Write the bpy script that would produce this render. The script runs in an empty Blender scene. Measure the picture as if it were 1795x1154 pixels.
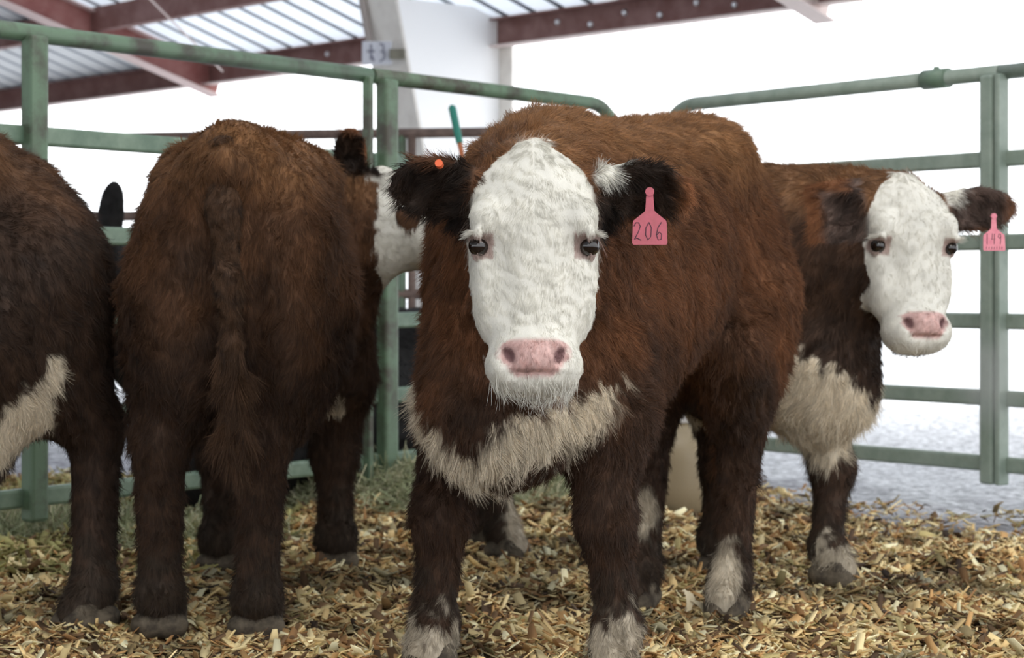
import bpy, math, random
import numpy as np
from mathutils import Vector, Matrix

# ------------------------------------------------------------------ camera, world, lights
sc = bpy.context.scene
FPX, CAMH, HORIZ = 3600.0, 0.85, 500.0          # focal length (px at 1795 wide), eye height, horizon row
cam_data = bpy.data.cameras.new('camera')
cam_data.sensor_fit = 'HORIZONTAL'
cam_data.sensor_width = 36.0
cam_data.lens = 36.0 * FPX / 1795.0
cam_data.shift_y = -(577.0 - HORIZ) / 1795.0
cam_data.clip_end = 500
cam_data.dof.use_dof = True
cam_data.dof.focus_distance = 4.1
cam_data.dof.aperture_fstop = 6.3
cam = bpy.data.objects.new('camera', cam_data)
sc.collection.objects.link(cam)
cam.location = (0, 0, CAMH)
cam.rotation_euler = (math.radians(90), 0, 0)
sc.camera = cam

world = bpy.data.worlds.new('overcast_sky')
sc.world = world
world.use_nodes = True
bg = world.node_tree.nodes['Background']
bg.inputs[0].default_value = (0.95, 0.975, 1.0, 1)
bg.inputs[1].default_value = 2.75

def area_light(name, loc, rot, sx, sy, power, col=(1, 1, 1)):
    d = bpy.data.lights.new(name, 'AREA')
    d.shape = 'RECTANGLE'; d.size = sx; d.size_y = sy; d.energy = power; d.color = col
    o = bpy.data.objects.new(name, d); sc.collection.objects.link(o)
    o.location = loc; o.rotation_euler = rot
    return o

# added area lights under the roof that fill the faces and the pen
area_light('added_fill_light', (1.6, 1.2, 4.3), (math.radians(38), 0, math.radians(8)), 2.4, 0.9, 70, (1.0, 0.95, 0.86))
area_light('added_fill_light', (0.0, 6.2, 4.4), (0, 0, 0), 3.2, 1.0, 60, (1.0, 0.95, 0.87))

sc.view_settings.view_transform = 'Standard'
sc.view_settings.look = 'None'
sc.view_settings.exposure = 0.0
sc.view_settings.gamma = 1.0
sc.view_settings.use_curve_mapping = False
sc.cycles.use_denoising = True
sc.cycles.max_bounces = 6
sc.cycles.diffuse_bounces = 4
sc.cycles.glossy_bounces = 2
sc.cycles.transmission_bounces = 4
sc.cycles.transparent_max_bounces = 6
sc.cycles.sample_clamp_indirect = 6.0
sc.cycles.caustics_reflective = False
sc.cycles.caustics_refractive = False

# ------------------------------------------------------------------ helpers
def at(px, py, d):
    """world point seen at pixel (px, py) at distance d along the view axis"""
    return np.array([(px - 897.5) / FPX * d, d, CAMH + (HORIZ - py) / FPX * d])

def tag(o, label=None, cat=None, group=None, kind=None):
    if label: o['label'] = label
    if cat: o['category'] = cat
    if group: o['group'] = group
    if kind: o['kind'] = kind
    return o

def empty(name, loc, rotz=0.0):
    o = bpy.data.objects.new(name, None)
    sc.collection.objects.link(o)
    o.location = loc; o.rotation_euler = (0, 0, rotz)
    return o

def link(name, mesh, material=None, parent=None):
    o = bpy.data.objects.new(name, mesh)
    sc.collection.objects.link(o)
    if material is not None:
        mesh.materials.append(material)
    if parent is not None:
        o.parent = parent
    return o

def mesh_np(name, V, F, smooth=False, cols=None):
    """mesh from arrays; F is (n,4) or (n,3)"""
    me = bpy.data.meshes.new(name)
    V = np.asarray(V, np.float32); F = np.asarray(F, np.int32)
    me.vertices.add(len(V)); me.vertices.foreach_set('co', V.ravel())
    k = F.shape[1]
    me.loops.add(F.size); me.loops.foreach_set('vertex_index', F.ravel())
    me.polygons.add(len(F))
    me.polygons.foreach_set('loop_start', np.arange(0, F.size, k, dtype=np.int32))
    me.update(calc_edges=True)
    if smooth:
        me.polygons.foreach_set('use_smooth', np.ones(len(F), bool))
    if cols is not None:
        a = me.color_attributes.new('tint', 'FLOAT_COLOR', 'POINT')
        c = np.ones((len(V), 4), np.float32); c[:, :3] = cols
        a.data.foreach_set('color', c.ravel())
    return me

class MB:
    """collects simple solids into one mesh"""
    def __init__(self): self.v = []; self.f = []
    def _add(self, vs, fs):
        n = len(self.v); self.v += [tuple(map(float, q)) for q in vs]
        self.f += [tuple(n + i for i in q) for q in fs]
    def box(self, c, ax, ay, az):
        """c centre, ax/ay/az half-extent vectors"""
        c = np.array(c, float); ax = np.array(ax, float); ay = np.array(ay, float); az = np.array(az, float)
        vs = [c + i * ax + j * ay + k * az for k in (-1, 1) for j in (-1, 1) for i in (-1, 1)]
        self._add(vs, [(0, 2, 3, 1), (4, 5, 7, 6), (0, 1, 5, 4), (2, 6, 7, 3), (0, 4, 6, 2), (1, 3, 7, 5)])
        return self
    def bar(self, a, b, w, h, up=(0, 0, 1)):
        a = np.array(a, float); b = np.array(b, float); t = b - a; L = np.linalg.norm(t); t = t / L
        s = np.cross(t, np.array(up, float)); s /= np.linalg.norm(s); u = np.cross(s, t)
        return self.box((a + b) / 2, t * L / 2, s * w / 2, u * h / 2)
    def tube(self, pts, r, n=12, cap=True):
        pts = [np.array(q, float) for q in pts]
        rs = r if isinstance(r, (list, tuple)) else [r] * len(pts)
        vs = []; fs = []
        ref = np.array([0.13, 0.31, 0.94])
        for i, q in enumerate(pts):
            t = pts[min(i + 1, len(pts) - 1)] - pts[max(i - 1, 0)]
            t = t / np.linalg.norm(t)
            if i == 0:
                s = np.cross(t, ref)
                if np.linalg.norm(s) < 1e-3: s = np.cross(t, np.array([1., 0, 0]))
            else:
                s = s - t * np.dot(s, t)
            s = s / np.linalg.norm(s); u = np.cross(t, s)
            for k in range(n):
                a = 2 * math.pi * k / n
                vs.append(q + rs[i] * (math.cos(a) * s + math.sin(a) * u))
        for i in range(len(pts) - 1):
            for k in range(n):
                fs.append((i * n + k, i * n + (k + 1) % n, (i + 1) * n + (k + 1) % n, (i + 1) * n + k))
        if cap:
            fs.append(tuple(range(n - 1, -1, -1))); fs.append(tuple((len(pts) - 1) * n + k for k in range(n)))
        self._add(vs, fs); return self
    def sphere(self, c, r, n=10, m=7, sq=(1, 1, 1)):
        vs = []; fs = []
        for i in range(m + 1):
            th = math.pi * i / m
            for k in range(n):
                a = 2 * math.pi * k / n
                vs.append((c[0] + sq[0] * r * math.sin(th) * math.cos(a), c[1] + sq[1] * r * math.sin(th) * math.sin(a), c[2] + sq[2] * r * math.cos(th)))
        for i in range(m):
            for k in range(n):
                fs.append((i * n + k, (i + 1) * n + k, (i + 1) * n + (k + 1) % n, i * n + (k + 1) % n))
        self._add(vs, fs); return self
    def lathe(self, c, prof, n=32, sx=1.0, sy=1.0):
        vs = []; fs = []
        for (r, z) in prof:
            for k in range(n):
                a = 2 * math.pi * k / n
                vs.append((c[0] + sx * r * math.cos(a), c[1] + sy * r * math.sin(a), c[2] + z))
        for i in range(len(prof) - 1):
            for k in range(n):
                fs.append((i * n + k, i * n + (k + 1) % n, (i + 1) * n + (k + 1) % n, (i + 1) * n + k))
        self._add(vs, fs); return self
    def prism(self, poly, fr, th):
        """poly: list of 2-D points; fr: function (x, y, z) -> world point; th thickness"""
        n = len(poly)
        vs = [fr(x, y, -th / 2) for x, y in poly] + [fr(x, y, th / 2) for x, y in poly]
        fs = [tuple(range(n - 1, -1, -1)), tuple(range(n, 2 * n))]
        fs += [(i, (i + 1) % n, n + (i + 1) % n, n + i) for i in range(n)]
        self._add(vs, fs); return self
    def build(self, name, material, parent=None, smooth=False, bevel=0.0, origin=None):
        me = bpy.data.meshes.new(name)
        vs = self.v
        if origin is not None:
            vs = [(x - origin[0], y - origin[1], z - origin[2]) for x, y, z in vs]
        me.from_pydata(vs, [], self.f); me.update()
        if smooth:
            me.polygons.foreach_set('use_smooth', [len(p.vertices) == 4 for p in me.polygons])
        o = link(name, me, material, parent)
        if origin is not None: o.location = origin
        if bevel > 0:
            b = o.modifiers.new('edge', 'BEVEL'); b.width = bevel; b.segments = 2; b.limit_method = 'ANGLE'
        return o

# ------------------------------------------------------------------ materials
def new_mat(name):
    m = bpy.data.materials.new(name); m.use_nodes = True
    nt = m.node_tree; nt.nodes.clear()
    out = nt.nodes.new('ShaderNodeOutputMaterial')
    return m, nt, out

def N(nt, typ, **kw):
    n = nt.nodes.new(typ)
    for k, v in kw.items(): setattr(n, k, v)
    return n

def simple(name, col, rough=0.6, metal=0.0, spec=0.5, noise=0.0, scale=20.0, col2=None, bump=0.0, thr=(0.4, 0.65)):
    m, nt, out = new_mat(name)
    p = N(nt, 'ShaderNodeBsdfPrincipled')
    p.inputs['Base Color'].default_value = (*col, 1)
    p.inputs['Roughness'].default_value = rough
    p.inputs['Metallic'].default_value = metal
    p.inputs['Specular IOR Level'].default_value = spec
    if col2 is not None or bump > 0:
        tc = N(nt, 'ShaderNodeTexCoord')
        nz = N(nt, 'ShaderNodeTexNoise'); nz.inputs['Scale'].default_value = scale; nz.inputs['Detail'].default_value = 6
        nz.inputs['Roughness'].default_value = 0.65
        nt.links.new(tc.outputs['Object'], nz.inputs['Vector'])
        if col2 is not None:
            r = N(nt, 'ShaderNodeValToRGB')
            r.color_ramp.elements[0].position = thr[0]; r.color_ramp.elements[0].color = (*col, 1)
            r.color_ramp.elements[1].position = thr[1]; r.color_ramp.elements[1].color = (*col2, 1)
            nt.links.new(nz.outputs['Fac'], r.inputs['Fac']); nt.links.new(r.outputs['Color'], p.inputs['Base Color'])
        if bump > 0:
            b = N(nt, 'ShaderNodeBump'); b.inputs['Strength'].default_value = bump; b.inputs['Distance'].default_value = 0.01
            nt.links.new(nz.outputs['Fac'], b.inputs['Height']); nt.links.new(b.outputs['Normal'], p.inputs['Normal'])
    nt.links.new(p.outputs[0], out.inputs[0])
    return m

def tinted(name, rough=0.8, spec=0.15, translucent=0.0, bump=0.0):
    """colour taken from the mesh/curve attribute 'tint'"""
    m, nt, out = new_mat(name)
    a = N(nt, 'ShaderNodeAttribute'); a.attribute_name = 'tint'
    p = N(nt, 'ShaderNodeBsdfPrincipled')
    p.inputs['Roughness'].default_value = rough; p.inputs['Specular IOR Level'].default_value = spec
    nt.links.new(a.outputs['Color'], p.inputs['Base Color'])
    sh = p
    if bump > 0:
        tc = N(nt, 'ShaderNodeTexCoord')
        nz = N(nt, 'ShaderNodeTexNoise'); nz.inputs['Scale'].default_value = 160; nz.inputs['Detail'].default_value = 3
        nt.links.new(tc.outputs['Object'], nz.inputs['Vector'])
        b = N(nt, 'ShaderNodeBump'); b.inputs['Strength'].default_value = bump; b.inputs['Distance'].default_value = 0.003
        nt.links.new(nz.outputs['Fac'], b.inputs['Height']); nt.links.new(b.outputs['Normal'], p.inputs['Normal'])
    if translucent > 0:
        t = N(nt, 'ShaderNodeBsdfTranslucent'); nt.links.new(a.outputs['Color'], t.inputs['Color'])
        mx = N(nt, 'ShaderNodeMixShader'); mx.inputs[0].default_value = translucent
        nt.links.new(p.outputs[0], mx.inputs[1]); nt.links.new(t.outputs[0], mx.inputs[2]); sh = mx
    nt.links.new(sh.outputs[0], out.inputs[0])
    return m

M_SKIN = tinted('cow_hide', 0.7, 0.2, 0.0, 0.25)
M_FUR = tinted('cow_fur', 0.55, 0.25, 0.22)
M_EYE = simple('cow_eye', (0.012, 0.008, 0.006), 0.06, 0, 0.6)
M_HOOF = simple('hoof_horn', (0.045, 0.036, 0.027), 0.8, 0, 0.2, col2=(0.13, 0.105, 0.075), scale=30, bump=0.3)
M_TAG = simple('pink_tag_plastic', (0.46, 0.105, 0.14), 0.5, 0, 0.3, col2=(0.38, 0.095, 0.115), scale=40)
M_TAGPALE = simple('faded_pink_tag_plastic', (0.74, 0.27, 0.32), 0.5, 0, 0.3, col2=(0.66, 0.2, 0.26), scale=40)
M_INK = simple('tag_ink', (0.06, 0.02, 0.035), 0.7)
M_ORANGE = simple('orange_plastic', (0.75, 0.14, 0.05), 0.45)
M_GREEN = simple('green_painted_pipe', (0.105, 0.165, 0.115), 0.42, 0.0, 0.5, col2=(0.19, 0.26, 0.19), scale=9, bump=0.06)
M_GREENGLARE = simple('glare_green_pipe', (0.20, 0.25, 0.205), 0.45, 0.0, 0.5, col2=(0.27, 0.32, 0.27), scale=9, bump=0.06)  # pipe green lightened to paint in glare from the bright opening
M_GREENWORN = simple('worn_green_pipe', (0.12, 0.19, 0.12), 0.5, 0.0, 0.5, col2=(0.06, 0.055, 0.04), scale=6, thr=(0.44, 0.64), bump=0.1)
M_BROWNPIPE = simple('rusty_brown_pipe', (0.09, 0.06, 0.05), 0.6, 0, 0.3, col2=(0.16, 0.11, 0.09), scale=20)
M_REDSTEEL = simple('red_primer_steel', (0.24, 0.085, 0.075), 0.6, 0, 0.3, col2=(0.31, 0.14, 0.125), scale=6)
M_BROWNSTEEL = simple('brown_primer_steel', (0.16, 0.075, 0.065), 0.6, 0, 0.3, col2=(0.23, 0.13, 0.12), scale=5)
M_PALESTEEL = simple('pale_flange_steel', (0.62, 0.52, 0.49), 0.55, 0, 0.3)
M_BEIGE = simple('beige_column_paint', (0.72, 0.69, 0.64), 0.6, 0, 0.3, col2=(0.62, 0.585, 0.54), scale=6)
M_WHITEP = simple('white_column_paint', (0.86, 0.86, 0.86), 0.5, 0, 0.3)
M_BOLT = simple('zinc_bolt', (0.75, 0.77, 0.8), 0.3, 0.6)
# ------------------------------------------------------------------ implicit-surface modelling
def smin(a, b, k):
    if k <= 1e-6: return np.minimum(a, b)
    h = np.maximum(k - np.abs(a - b), 0) / k
    return np.minimum(a, b) - h * h * k * 0.25

class Field:
    def __init__(self, xs, ys, zs):
        self.xs, self.ys, self.zs = [np.asarray(a, np.float32) for a in (xs, ys, zs)]
        self.f = np.full((len(xs), len(ys), len(zs)), 0.5, np.float32)
    def block(self, lo, hi):
        r = []
        for a, l, h in zip((self.xs, self.ys, self.zs), lo, hi):
            i0 = int(np.searchsorted(a, l)); i1 = int(np.searchsorted(a, h))
            r.append(slice(max(i0 - 1, 0), min(i1 + 1, len(a))))
        return tuple(r)
    def apply(self, fn, lo, hi, k, op='add'):
        pad = k + 0.03
        b = self.block(np.array(lo) - pad, np.array(hi) + pad)
        if any(s.stop - s.start < 1 for s in b): return
        X = self.xs[b[0]][:, None, None]; Y = self.ys[b[1]][None, :, None]; Z = self.zs[b[2]][None, None, :]
        d = fn(X, Y, Z).astype(np.float32)
        if op == 'add': self.f[b] = smin(self.f[b], d, k)
        else: self.f[b] = -smin(-self.f[b], d, k)          # carve
    # ---- primitives; fr = (origin, 3x3 with columns = local axes) or None
    def cone(self, a, b, ra, rb, k=0.05, op='add', fr=None, sq=None):
        a = np.array(a, float); b = np.array(b, float)
        if fr is not None: a = fr[0] + fr[1] @ a; b = fr[0] + fr[1] @ b
        ab = b - a; L2 = max(float(ab @ ab), 1e-9)
        if sq is not None:
            ax = np.array(sq[0], float)
            if fr is not None: ax = fr[1] @ ax
            ax = ax / np.linalg.norm(ax); g = 1 - 1 / sq[1]
        def fn(X, Y, Z):
            qx, qy, qz = X - a[0], Y - a[1], Z - a[2]
            t = np.clip((qx * ab[0] + qy * ab[1] + qz * ab[2]) / L2, 0, 1)
            qx = qx - t * ab[0]; qy = qy - t * ab[1]; qz = qz - t * ab[2]
            if sq is not None:
                w = (qx * ax[0] + qy * ax[1] + qz * ax[2]) * g
                qx = qx - w * ax[0]; qy = qy - w * ax[1]; qz = qz - w * ax[2]
            return np.sqrt(qx * qx + qy * qy + qz * qz) - (ra + t * (rb - ra))
        R = max(ra, rb) * (max(1.0, sq[1]) if sq is not None else 1.0)
        self.apply(fn, np.minimum(a, b) - R, np.maximum(a, b) + R, k, op)
    def ell(self, c, r, k=0.05, op='add', fr=None, rot=None):
        c = np.array(c, float); A = np.eye(3)
        if rot is not None: A = np.array(rot, float)
        if fr is not None: c = fr[0] + fr[1] @ c; A = fr[1] @ A
        r = np.array(r, float)
        def fn(X, Y, Z):
            q = (X - c[0], Y - c[1], Z - c[2])
            s = 0; g = 0
            for i in range(3):
                u = (q[0] * A[0, i] + q[1] * A[1, i] + q[2] * A[2, i]) / r[i]
                s = s + u * u; g = g + (u / r[i]) ** 2
            k0 = np.sqrt(s); k1 = np.sqrt(g)
            return k0 * (k0 - 1.0) / np.maximum(k1, 1e-4)
        e = np.sqrt(((A * r[None, :]) ** 2).sum(1))
        self.apply(fn, c - e, c + e, k, op)
    def loft(self, st, k=0.05, fr=None, n=2.3, nf=None):
        """stations (t, lateral half width, lo, hi): axis 0 = t, axis 1 = lateral, axis 2 = lo..hi"""
        st = np.array(st, float)
        o, A = fr if fr is not None else (np.zeros(3), np.eye(3))
        t = st[:, 0]; tt = np.linspace(t[0], t[-1], 120)
        def pch(y):                                             # smooth monotone-ish interpolation
            y0 = np.interp(tt, t, y); ker = np.hanning(13); ker /= ker.sum()
            yp = np.concatenate([np.full(6, y0[0]), y0, np.full(6, y0[-1])])
            return np.convolve(yp, ker, 'valid')
        W, LO, HI = pch(st[:, 1]), pch(st[:, 2]), pch(st[:, 3])
        def fn(X, Y, Z):
            q = (X - o[0], Y - o[1], Z - o[2])
            T, V, U = [q[0] * A[0, i] + q[1] * A[1, i] + q[2] * A[2, i] for i in range(3)]
            T, V, U = np.broadcast_arrays(T, V, U)
            Tc = np.clip(T, t[0], t[-1])
            a = np.interp(Tc, tt, W); lo = np.interp(Tc, tt, LO); hi = np.interp(Tc, tt, HI)
            b = (hi - lo) / 2; c = (hi + lo) / 2
            s = ((np.abs(V) / a) ** n + (np.abs(U - c) / b) ** n) ** (1 / n)
            d = (s - 1) * np.minimum(a, b)
            over = np.abs(T - Tc)
            return np.where(over > 0, np.sqrt(np.maximum(d, 0) ** 2 + over ** 2) + np.minimum(d, 0) * 0, d)
        m = max(W.max(), np.abs(LO).max(), np.abs(HI).max())
        cs = np.array([o + A @ np.array([x, y, z]) for x in (t[0], t[-1]) for y in (-W.max(), W.max()) for z in (LO.min(), HI.max())])
        self.apply(fn, cs.min(0), cs.max(0), k)
    def mesh(self):
        F = self.f; ins = F < 0
        c8 = [ins[i:ins.shape[0] - 1 + i, j:ins.shape[1] - 1 + j, l:ins.shape[2] - 1 + l] for i in (0, 1) for j in (0, 1) for l in (0, 1)]
        cnt = sum(c.astype(np.uint8) for c in c8)
        act = (cnt > 0) & (cnt < 8)
        I, J, L = np.nonzero(act)
        idx = np.full(act.shape, -1, np.int32); idx[I, J, L] = np.arange(len(I))
        acc = np.zeros((len(I), 3)); w = np.zeros(len(I))
        corner = {(i, j, l): F[I + i, J + j, L + l] for i in (0, 1) for j in (0, 1) for l in (0, 1)}
        for ax in range(3):
            for p in (0, 1):
                for q in (0, 1):
                    a = [0, 0, 0]; b = [0, 0, 0]
                    o1, o2 = [x for x in range(3) if x != ax]
                    a[o1] = b[o1] = p; a[o2] = b[o2] = q; b[ax] = 1
                    fa = corner[tuple(a)]; fb = corner[tuple(b)]
                    m = (fa < 0) != (fb < 0)
                    t = np.where(m, fa / np.where(m, fa - fb, 1), 0)
                    pos = np.zeros((len(I), 3)); pos[:, o1] = p; pos[:, o2] = q; pos[:, ax] = t
                    acc[m] += pos[m]; w[m] += 1
        acc /= w[:, None]
        V = np.empty((len(I), 3))
        for ax, (arr, ii) in enumerate(((self.xs, I), (self.ys, J), (self.zs, L))):
            V[:, ax] = arr[ii] + acc[:, ax] * (arr[ii + 1] - arr[ii])
        quads = []
        for ax in range(3):
            sl0 = [slice(None)] * 3; sl1 = [slice(None)] * 3
            sl0[ax] = slice(0, -1); sl1[ax] = slice(1, None)
            A = ins[tuple(sl0)]; B = ins[tuple(sl1)]
            o1, o2 = [(1, 2), (2, 0), (0, 1)][ax]
            for sgn in (0, 1):
                e = (A & ~B) if sgn == 0 else (~A & B)
                P = np.array(np.nonzero(e))
                ok = (P[o1] > 0) & (P[o2] > 0) & (P[o1] < F.shape[o1] - 1) & (P[o2] < F.shape[o2] - 1)
                P = P[:, ok]
                def cell(d1, d2):
                    Q = P.copy(); Q[o1] -= d1; Q[o2] -= d2
                    return idx[Q[0], Q[1], Q[2]]
                q = [cell(1, 1), cell(0, 1), cell(0, 0), cell(1, 0)]
                if sgn: q = q[::-1]
                quads.append(np.stack(q, 1))
        Q = np.concatenate(quads)
        Q = Q[(Q >= 0).all(1)]
        return V, Q

def axis_grid(lo, hi, h, flo=None, fhi=None, hf=None):
    if hf is None: return np.arange(lo, hi + h, h)
    a = np.arange(lo, flo, h) if flo > lo else np.zeros(0)
    b = np.arange(flo, fhi, hf)
    c = np.arange(fhi, hi + h, h) if hi > fhi else np.zeros(0)
    return np.unique(np.concatenate([a, b, c]).round(6))

def relax(V, Q, it=2, lam=0.5):
    """a light laplacian pass that removes voxel steps"""
    e = np.concatenate([Q[:, [0, 1]], Q[:, [1, 2]], Q[:, [2, 3]], Q[:, [3, 0]]])
    n = np.bincount(e.ravel(), minlength=len(V)).astype(float)
    for s in range(it):
        m = np.zeros_like(V)
        for c in range(3):
            m[:, c] = np.bincount(e[:, 0], V[e[:, 1], c], len(V)) + np.bincount(e[:, 1], V[e[:, 0], c], len(V))
        V = V + lam * (m / np.maximum(n, 1)[:, None] - V)
    return V

def vnormals(V, Q):
    fn = np.cross(V[Q[:, 2]] - V[Q[:, 0]], V[Q[:, 3]] - V[Q[:, 1]])
    n = np.zeros_like(V)
    for i in range(4):
        for c in range(3): n[:, c] += np.bincount(Q[:, i], fn[:, c], len(V))
    return n / np.maximum(np.linalg.norm(n, axis=1), 1e-9)[:, None]

def wnoise(P, scale, seed, n=6):
    """smooth pseudo-noise, one value per point, about -1..1; scale = feature size"""
    r = np.random.RandomState(seed); o = np.zeros(len(P))
    for i in range(n):
        k = r.normal(size=3); k = k / np.linalg.norm(k) * 2 * math.pi / scale * r.uniform(0.6, 1.6)
        o += np.sin(P @ k + r.uniform(0, 7) + 1.3 * np.sin(P @ np.roll(k, 1) * 0.7 + r.uniform(0, 7)))
    return o / math.sqrt(n) / 0.9

def sstep(a, b, x):
    t = np.clip((x - a) / (b - a), 0, 1); return t * t * (3 - 2 * t)

def hair_object(name, P, mat, parent, radius, tint):
    """P (n, k, 3) strand points; radius (n,) root radius; tint (n, 3)"""
    n, k, _ = P.shape
    cu = bpy.data.hair_curves.new(name)
    cu.add_curves([k] * n)
    cu.attributes['position'].data.foreach_set('vector', P.astype(np.float32).ravel())
    prof = np.linspace(1, 0.12, k) ** 0.8
    rad = (radius[:, None] * prof[None, :]).astype(np.float32).ravel()
    ra = cu.attributes.get('radius') or cu.attributes.new('radius', 'FLOAT', 'POINT')
    ra.data.foreach_set('value', rad)
    ta = cu.attributes.new('tint', 'FLOAT_COLOR', 'CURVE')
    c = np.ones((n, 4), np.float32); c[:, :3] = tint
    ta.data.foreach_set('color', c.ravel())
    cu.materials.append(mat)
    o = bpy.data.objects.new(name, cu); sc.collection.objects.link(o)
    if parent is not None: o.parent = parent
    return o

def sample_surface(V, Q, nrm, count, weight, rng):
    """random points on quads with per-vertex weights; returns P, N"""
    fa = 0.5 * np.linalg.norm(np.cross(V[Q[:, 2]] - V[Q[:, 0]], V[Q[:, 3]] - V[Q[:, 1]]), axis=1)
    w = fa * weight[Q].mean(1); tot = w.sum()
    f = rng.choice(len(Q), count, p=w / tot)
    a = rng.random_sample(count)[:, None]; b = rng.random_sample(count)[:, None]
    q = Q[f]
    def mix(A): return (A[q[:, 0]] * (1 - a) + A[q[:, 1]] * a) * (1 - b) + (A[q[:, 3]] * (1 - a) + A[q[:, 2]] * a) * b
    Nn = mix(nrm); Nn /= np.maximum(np.linalg.norm(Nn, axis=1), 1e-9)[:, None]
    return mix(V), Nn

def unit(v):
    v = np.asarray(v, float); return v / max(np.linalg.norm(v), 1e-9)
def unit_rows(A): return A / np.maximum(np.linalg.norm(A, axis=1), 1e-9)[:, None]
# ------------------------------------------------------------------ ground
def bed_height(x, y):
    """gentle lumps of the wood-chip bedding; thins out to bare ground on the bright side"""
    P = np.stack([np.ravel(x), np.ravel(y), np.zeros(np.size(x))], 1)
    h = .016 * wnoise(P, .55, 301) + .009 * wnoise(P, .2, 302)
    return h.reshape(np.shape(x))
def bed_edge(x, y):
    """>0 inside the bedding, metres from its ragged edge towards the bright yard (edge line read on the ground)"""
    ex = np.array([.75, .99, 1.22, 1.37, 1.66, 2.6, 4.0]); ey = np.array([8.9, 8.2, 7.45, 6.9, 6.48, 6.0, 5.7])
    P = np.stack([np.ravel(x), np.ravel(y), np.zeros(np.size(x))], 1)
    return np.interp(x, ex, ey) - y + (.10 * wnoise(P, .45, 311) + .05 * wnoise(P, .16, 312)).reshape(np.shape(x))

def ground_sheet(name, x0, x1, y0, y1, nx, ny, zf, mat):
    xs = np.linspace(x0, x1, nx); ys = np.linspace(y0, y1, ny)
    X, Y = np.meshgrid(xs, ys); V = np.stack([X.ravel(), Y.ravel(), zf(X, Y).ravel()], 1)
    i = np.arange((ny - 1) * nx).reshape(ny - 1, nx)[:, :-1].ravel()
    return link(name, mesh_np(name, V, np.stack([i, i + 1, i + nx + 1, i + nx], 1), True), mat)

M_BEDBASE = simple('bedding_fines', (0.13, 0.085, 0.045), 0.95, 0, 0.05, col2=(0.06, 0.038, 0.022), scale=9, bump=0.6)
M_SNOW = simple('trodden_snow', (0.80, 0.81, 0.83), 0.9, 0, 0.2, col2=(0.62, 0.62, 0.64), scale=1.2, bump=0.4, thr=(.45, .75))
tag(ground_sheet('ground', -70, 70, -30, 120, 40, 40, lambda X, Y: np.full(X.shape, -.06), M_SNOW), kind='structure')
M_DIRT = tinted('frozen_yard_dirt', .95, .1, 0, .8)
nt = M_DIRT.node_tree
tc = N(nt, 'ShaderNodeTexCoord'); nz = N(nt, 'ShaderNodeTexNoise'); nz.inputs['Scale'].default_value = 22; nz.inputs['Detail'].default_value = 8; nz.inputs['Roughness'].default_value = .75
nt.links.new(tc.outputs['Object'], nz.inputs['Vector'])
cr = N(nt, 'ShaderNodeValToRGB'); cr.color_ramp.elements[0].position = .38; cr.color_ramp.elements[0].color = (.35, .35, .36, 1); cr.color_ramp.elements[1].position = .62; cr.color_ramp.elements[1].color = (1, 1, 1, 1)
nt.links.new(nz.outputs['Fac'], cr.inputs['Fac'])
mm = N(nt, 'ShaderNodeMixRGB', blend_type='MULTIPLY'); mm.inputs[0].default_value = 1
at_ = [q for q in nt.nodes if q.type == 'ATTRIBUTE'][0]; pb = [q for q in nt.nodes if q.type == 'BSDF_PRINCIPLED'][0]
nt.links.new(at_.outputs['Color'], mm.inputs[1]); nt.links.new(cr.outputs['Color'], mm.inputs[2]); nt.links.new(mm.outputs[0], pb.inputs['Base Color'])
def apron():
    X, Y = np.meshgrid(np.linspace(-7, 7, 280), np.linspace(3, 15, 240)); n = X.size
    P = np.stack([X.ravel(), Y.ravel(), np.zeros(n)], 1)
    z = -.036 + .008 * wnoise(P, .5, 331) + .004 * wnoise(P, .12, 332)
    i = np.arange(239 * 280).reshape(239, 280)[:, :-1].ravel()
    out_ = -bed_edge(X, Y).ravel()
    k = sstep(.8, 2.6, out_ + .45 * wnoise(P, .8, 333) + .3 * wnoise(P, .2, 334))
    col = np.array([.47, .47, .50]) * (1 + .25 * wnoise(P, .14, 335) + .25 * wnoise(P, .07, 336))[:, None]
    col = col * (1 - k)[:, None] + k[:, None] * np.array([.78, .79, .81])
    V = np.stack([X.ravel(), Y.ravel(), z], 1)
    return link('ground', mesh_np('ground', V, np.stack([i, i + 1, i + 281, i + 280], 1), True, np.clip(col, .02, 1)), M_DIRT)
tag(apron(), kind='structure')
tag(ground_sheet('floor', -5.5, 4.2, -1.0, 9.8, 220, 240,
    lambda X, Y: np.where(bed_edge(X, Y) > 0, -.014 + bed_height(X, Y) - .02 * (1 - sstep(0, .25, bed_edge(X, Y))), -.06), M_BEDBASE), kind='structure')

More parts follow.
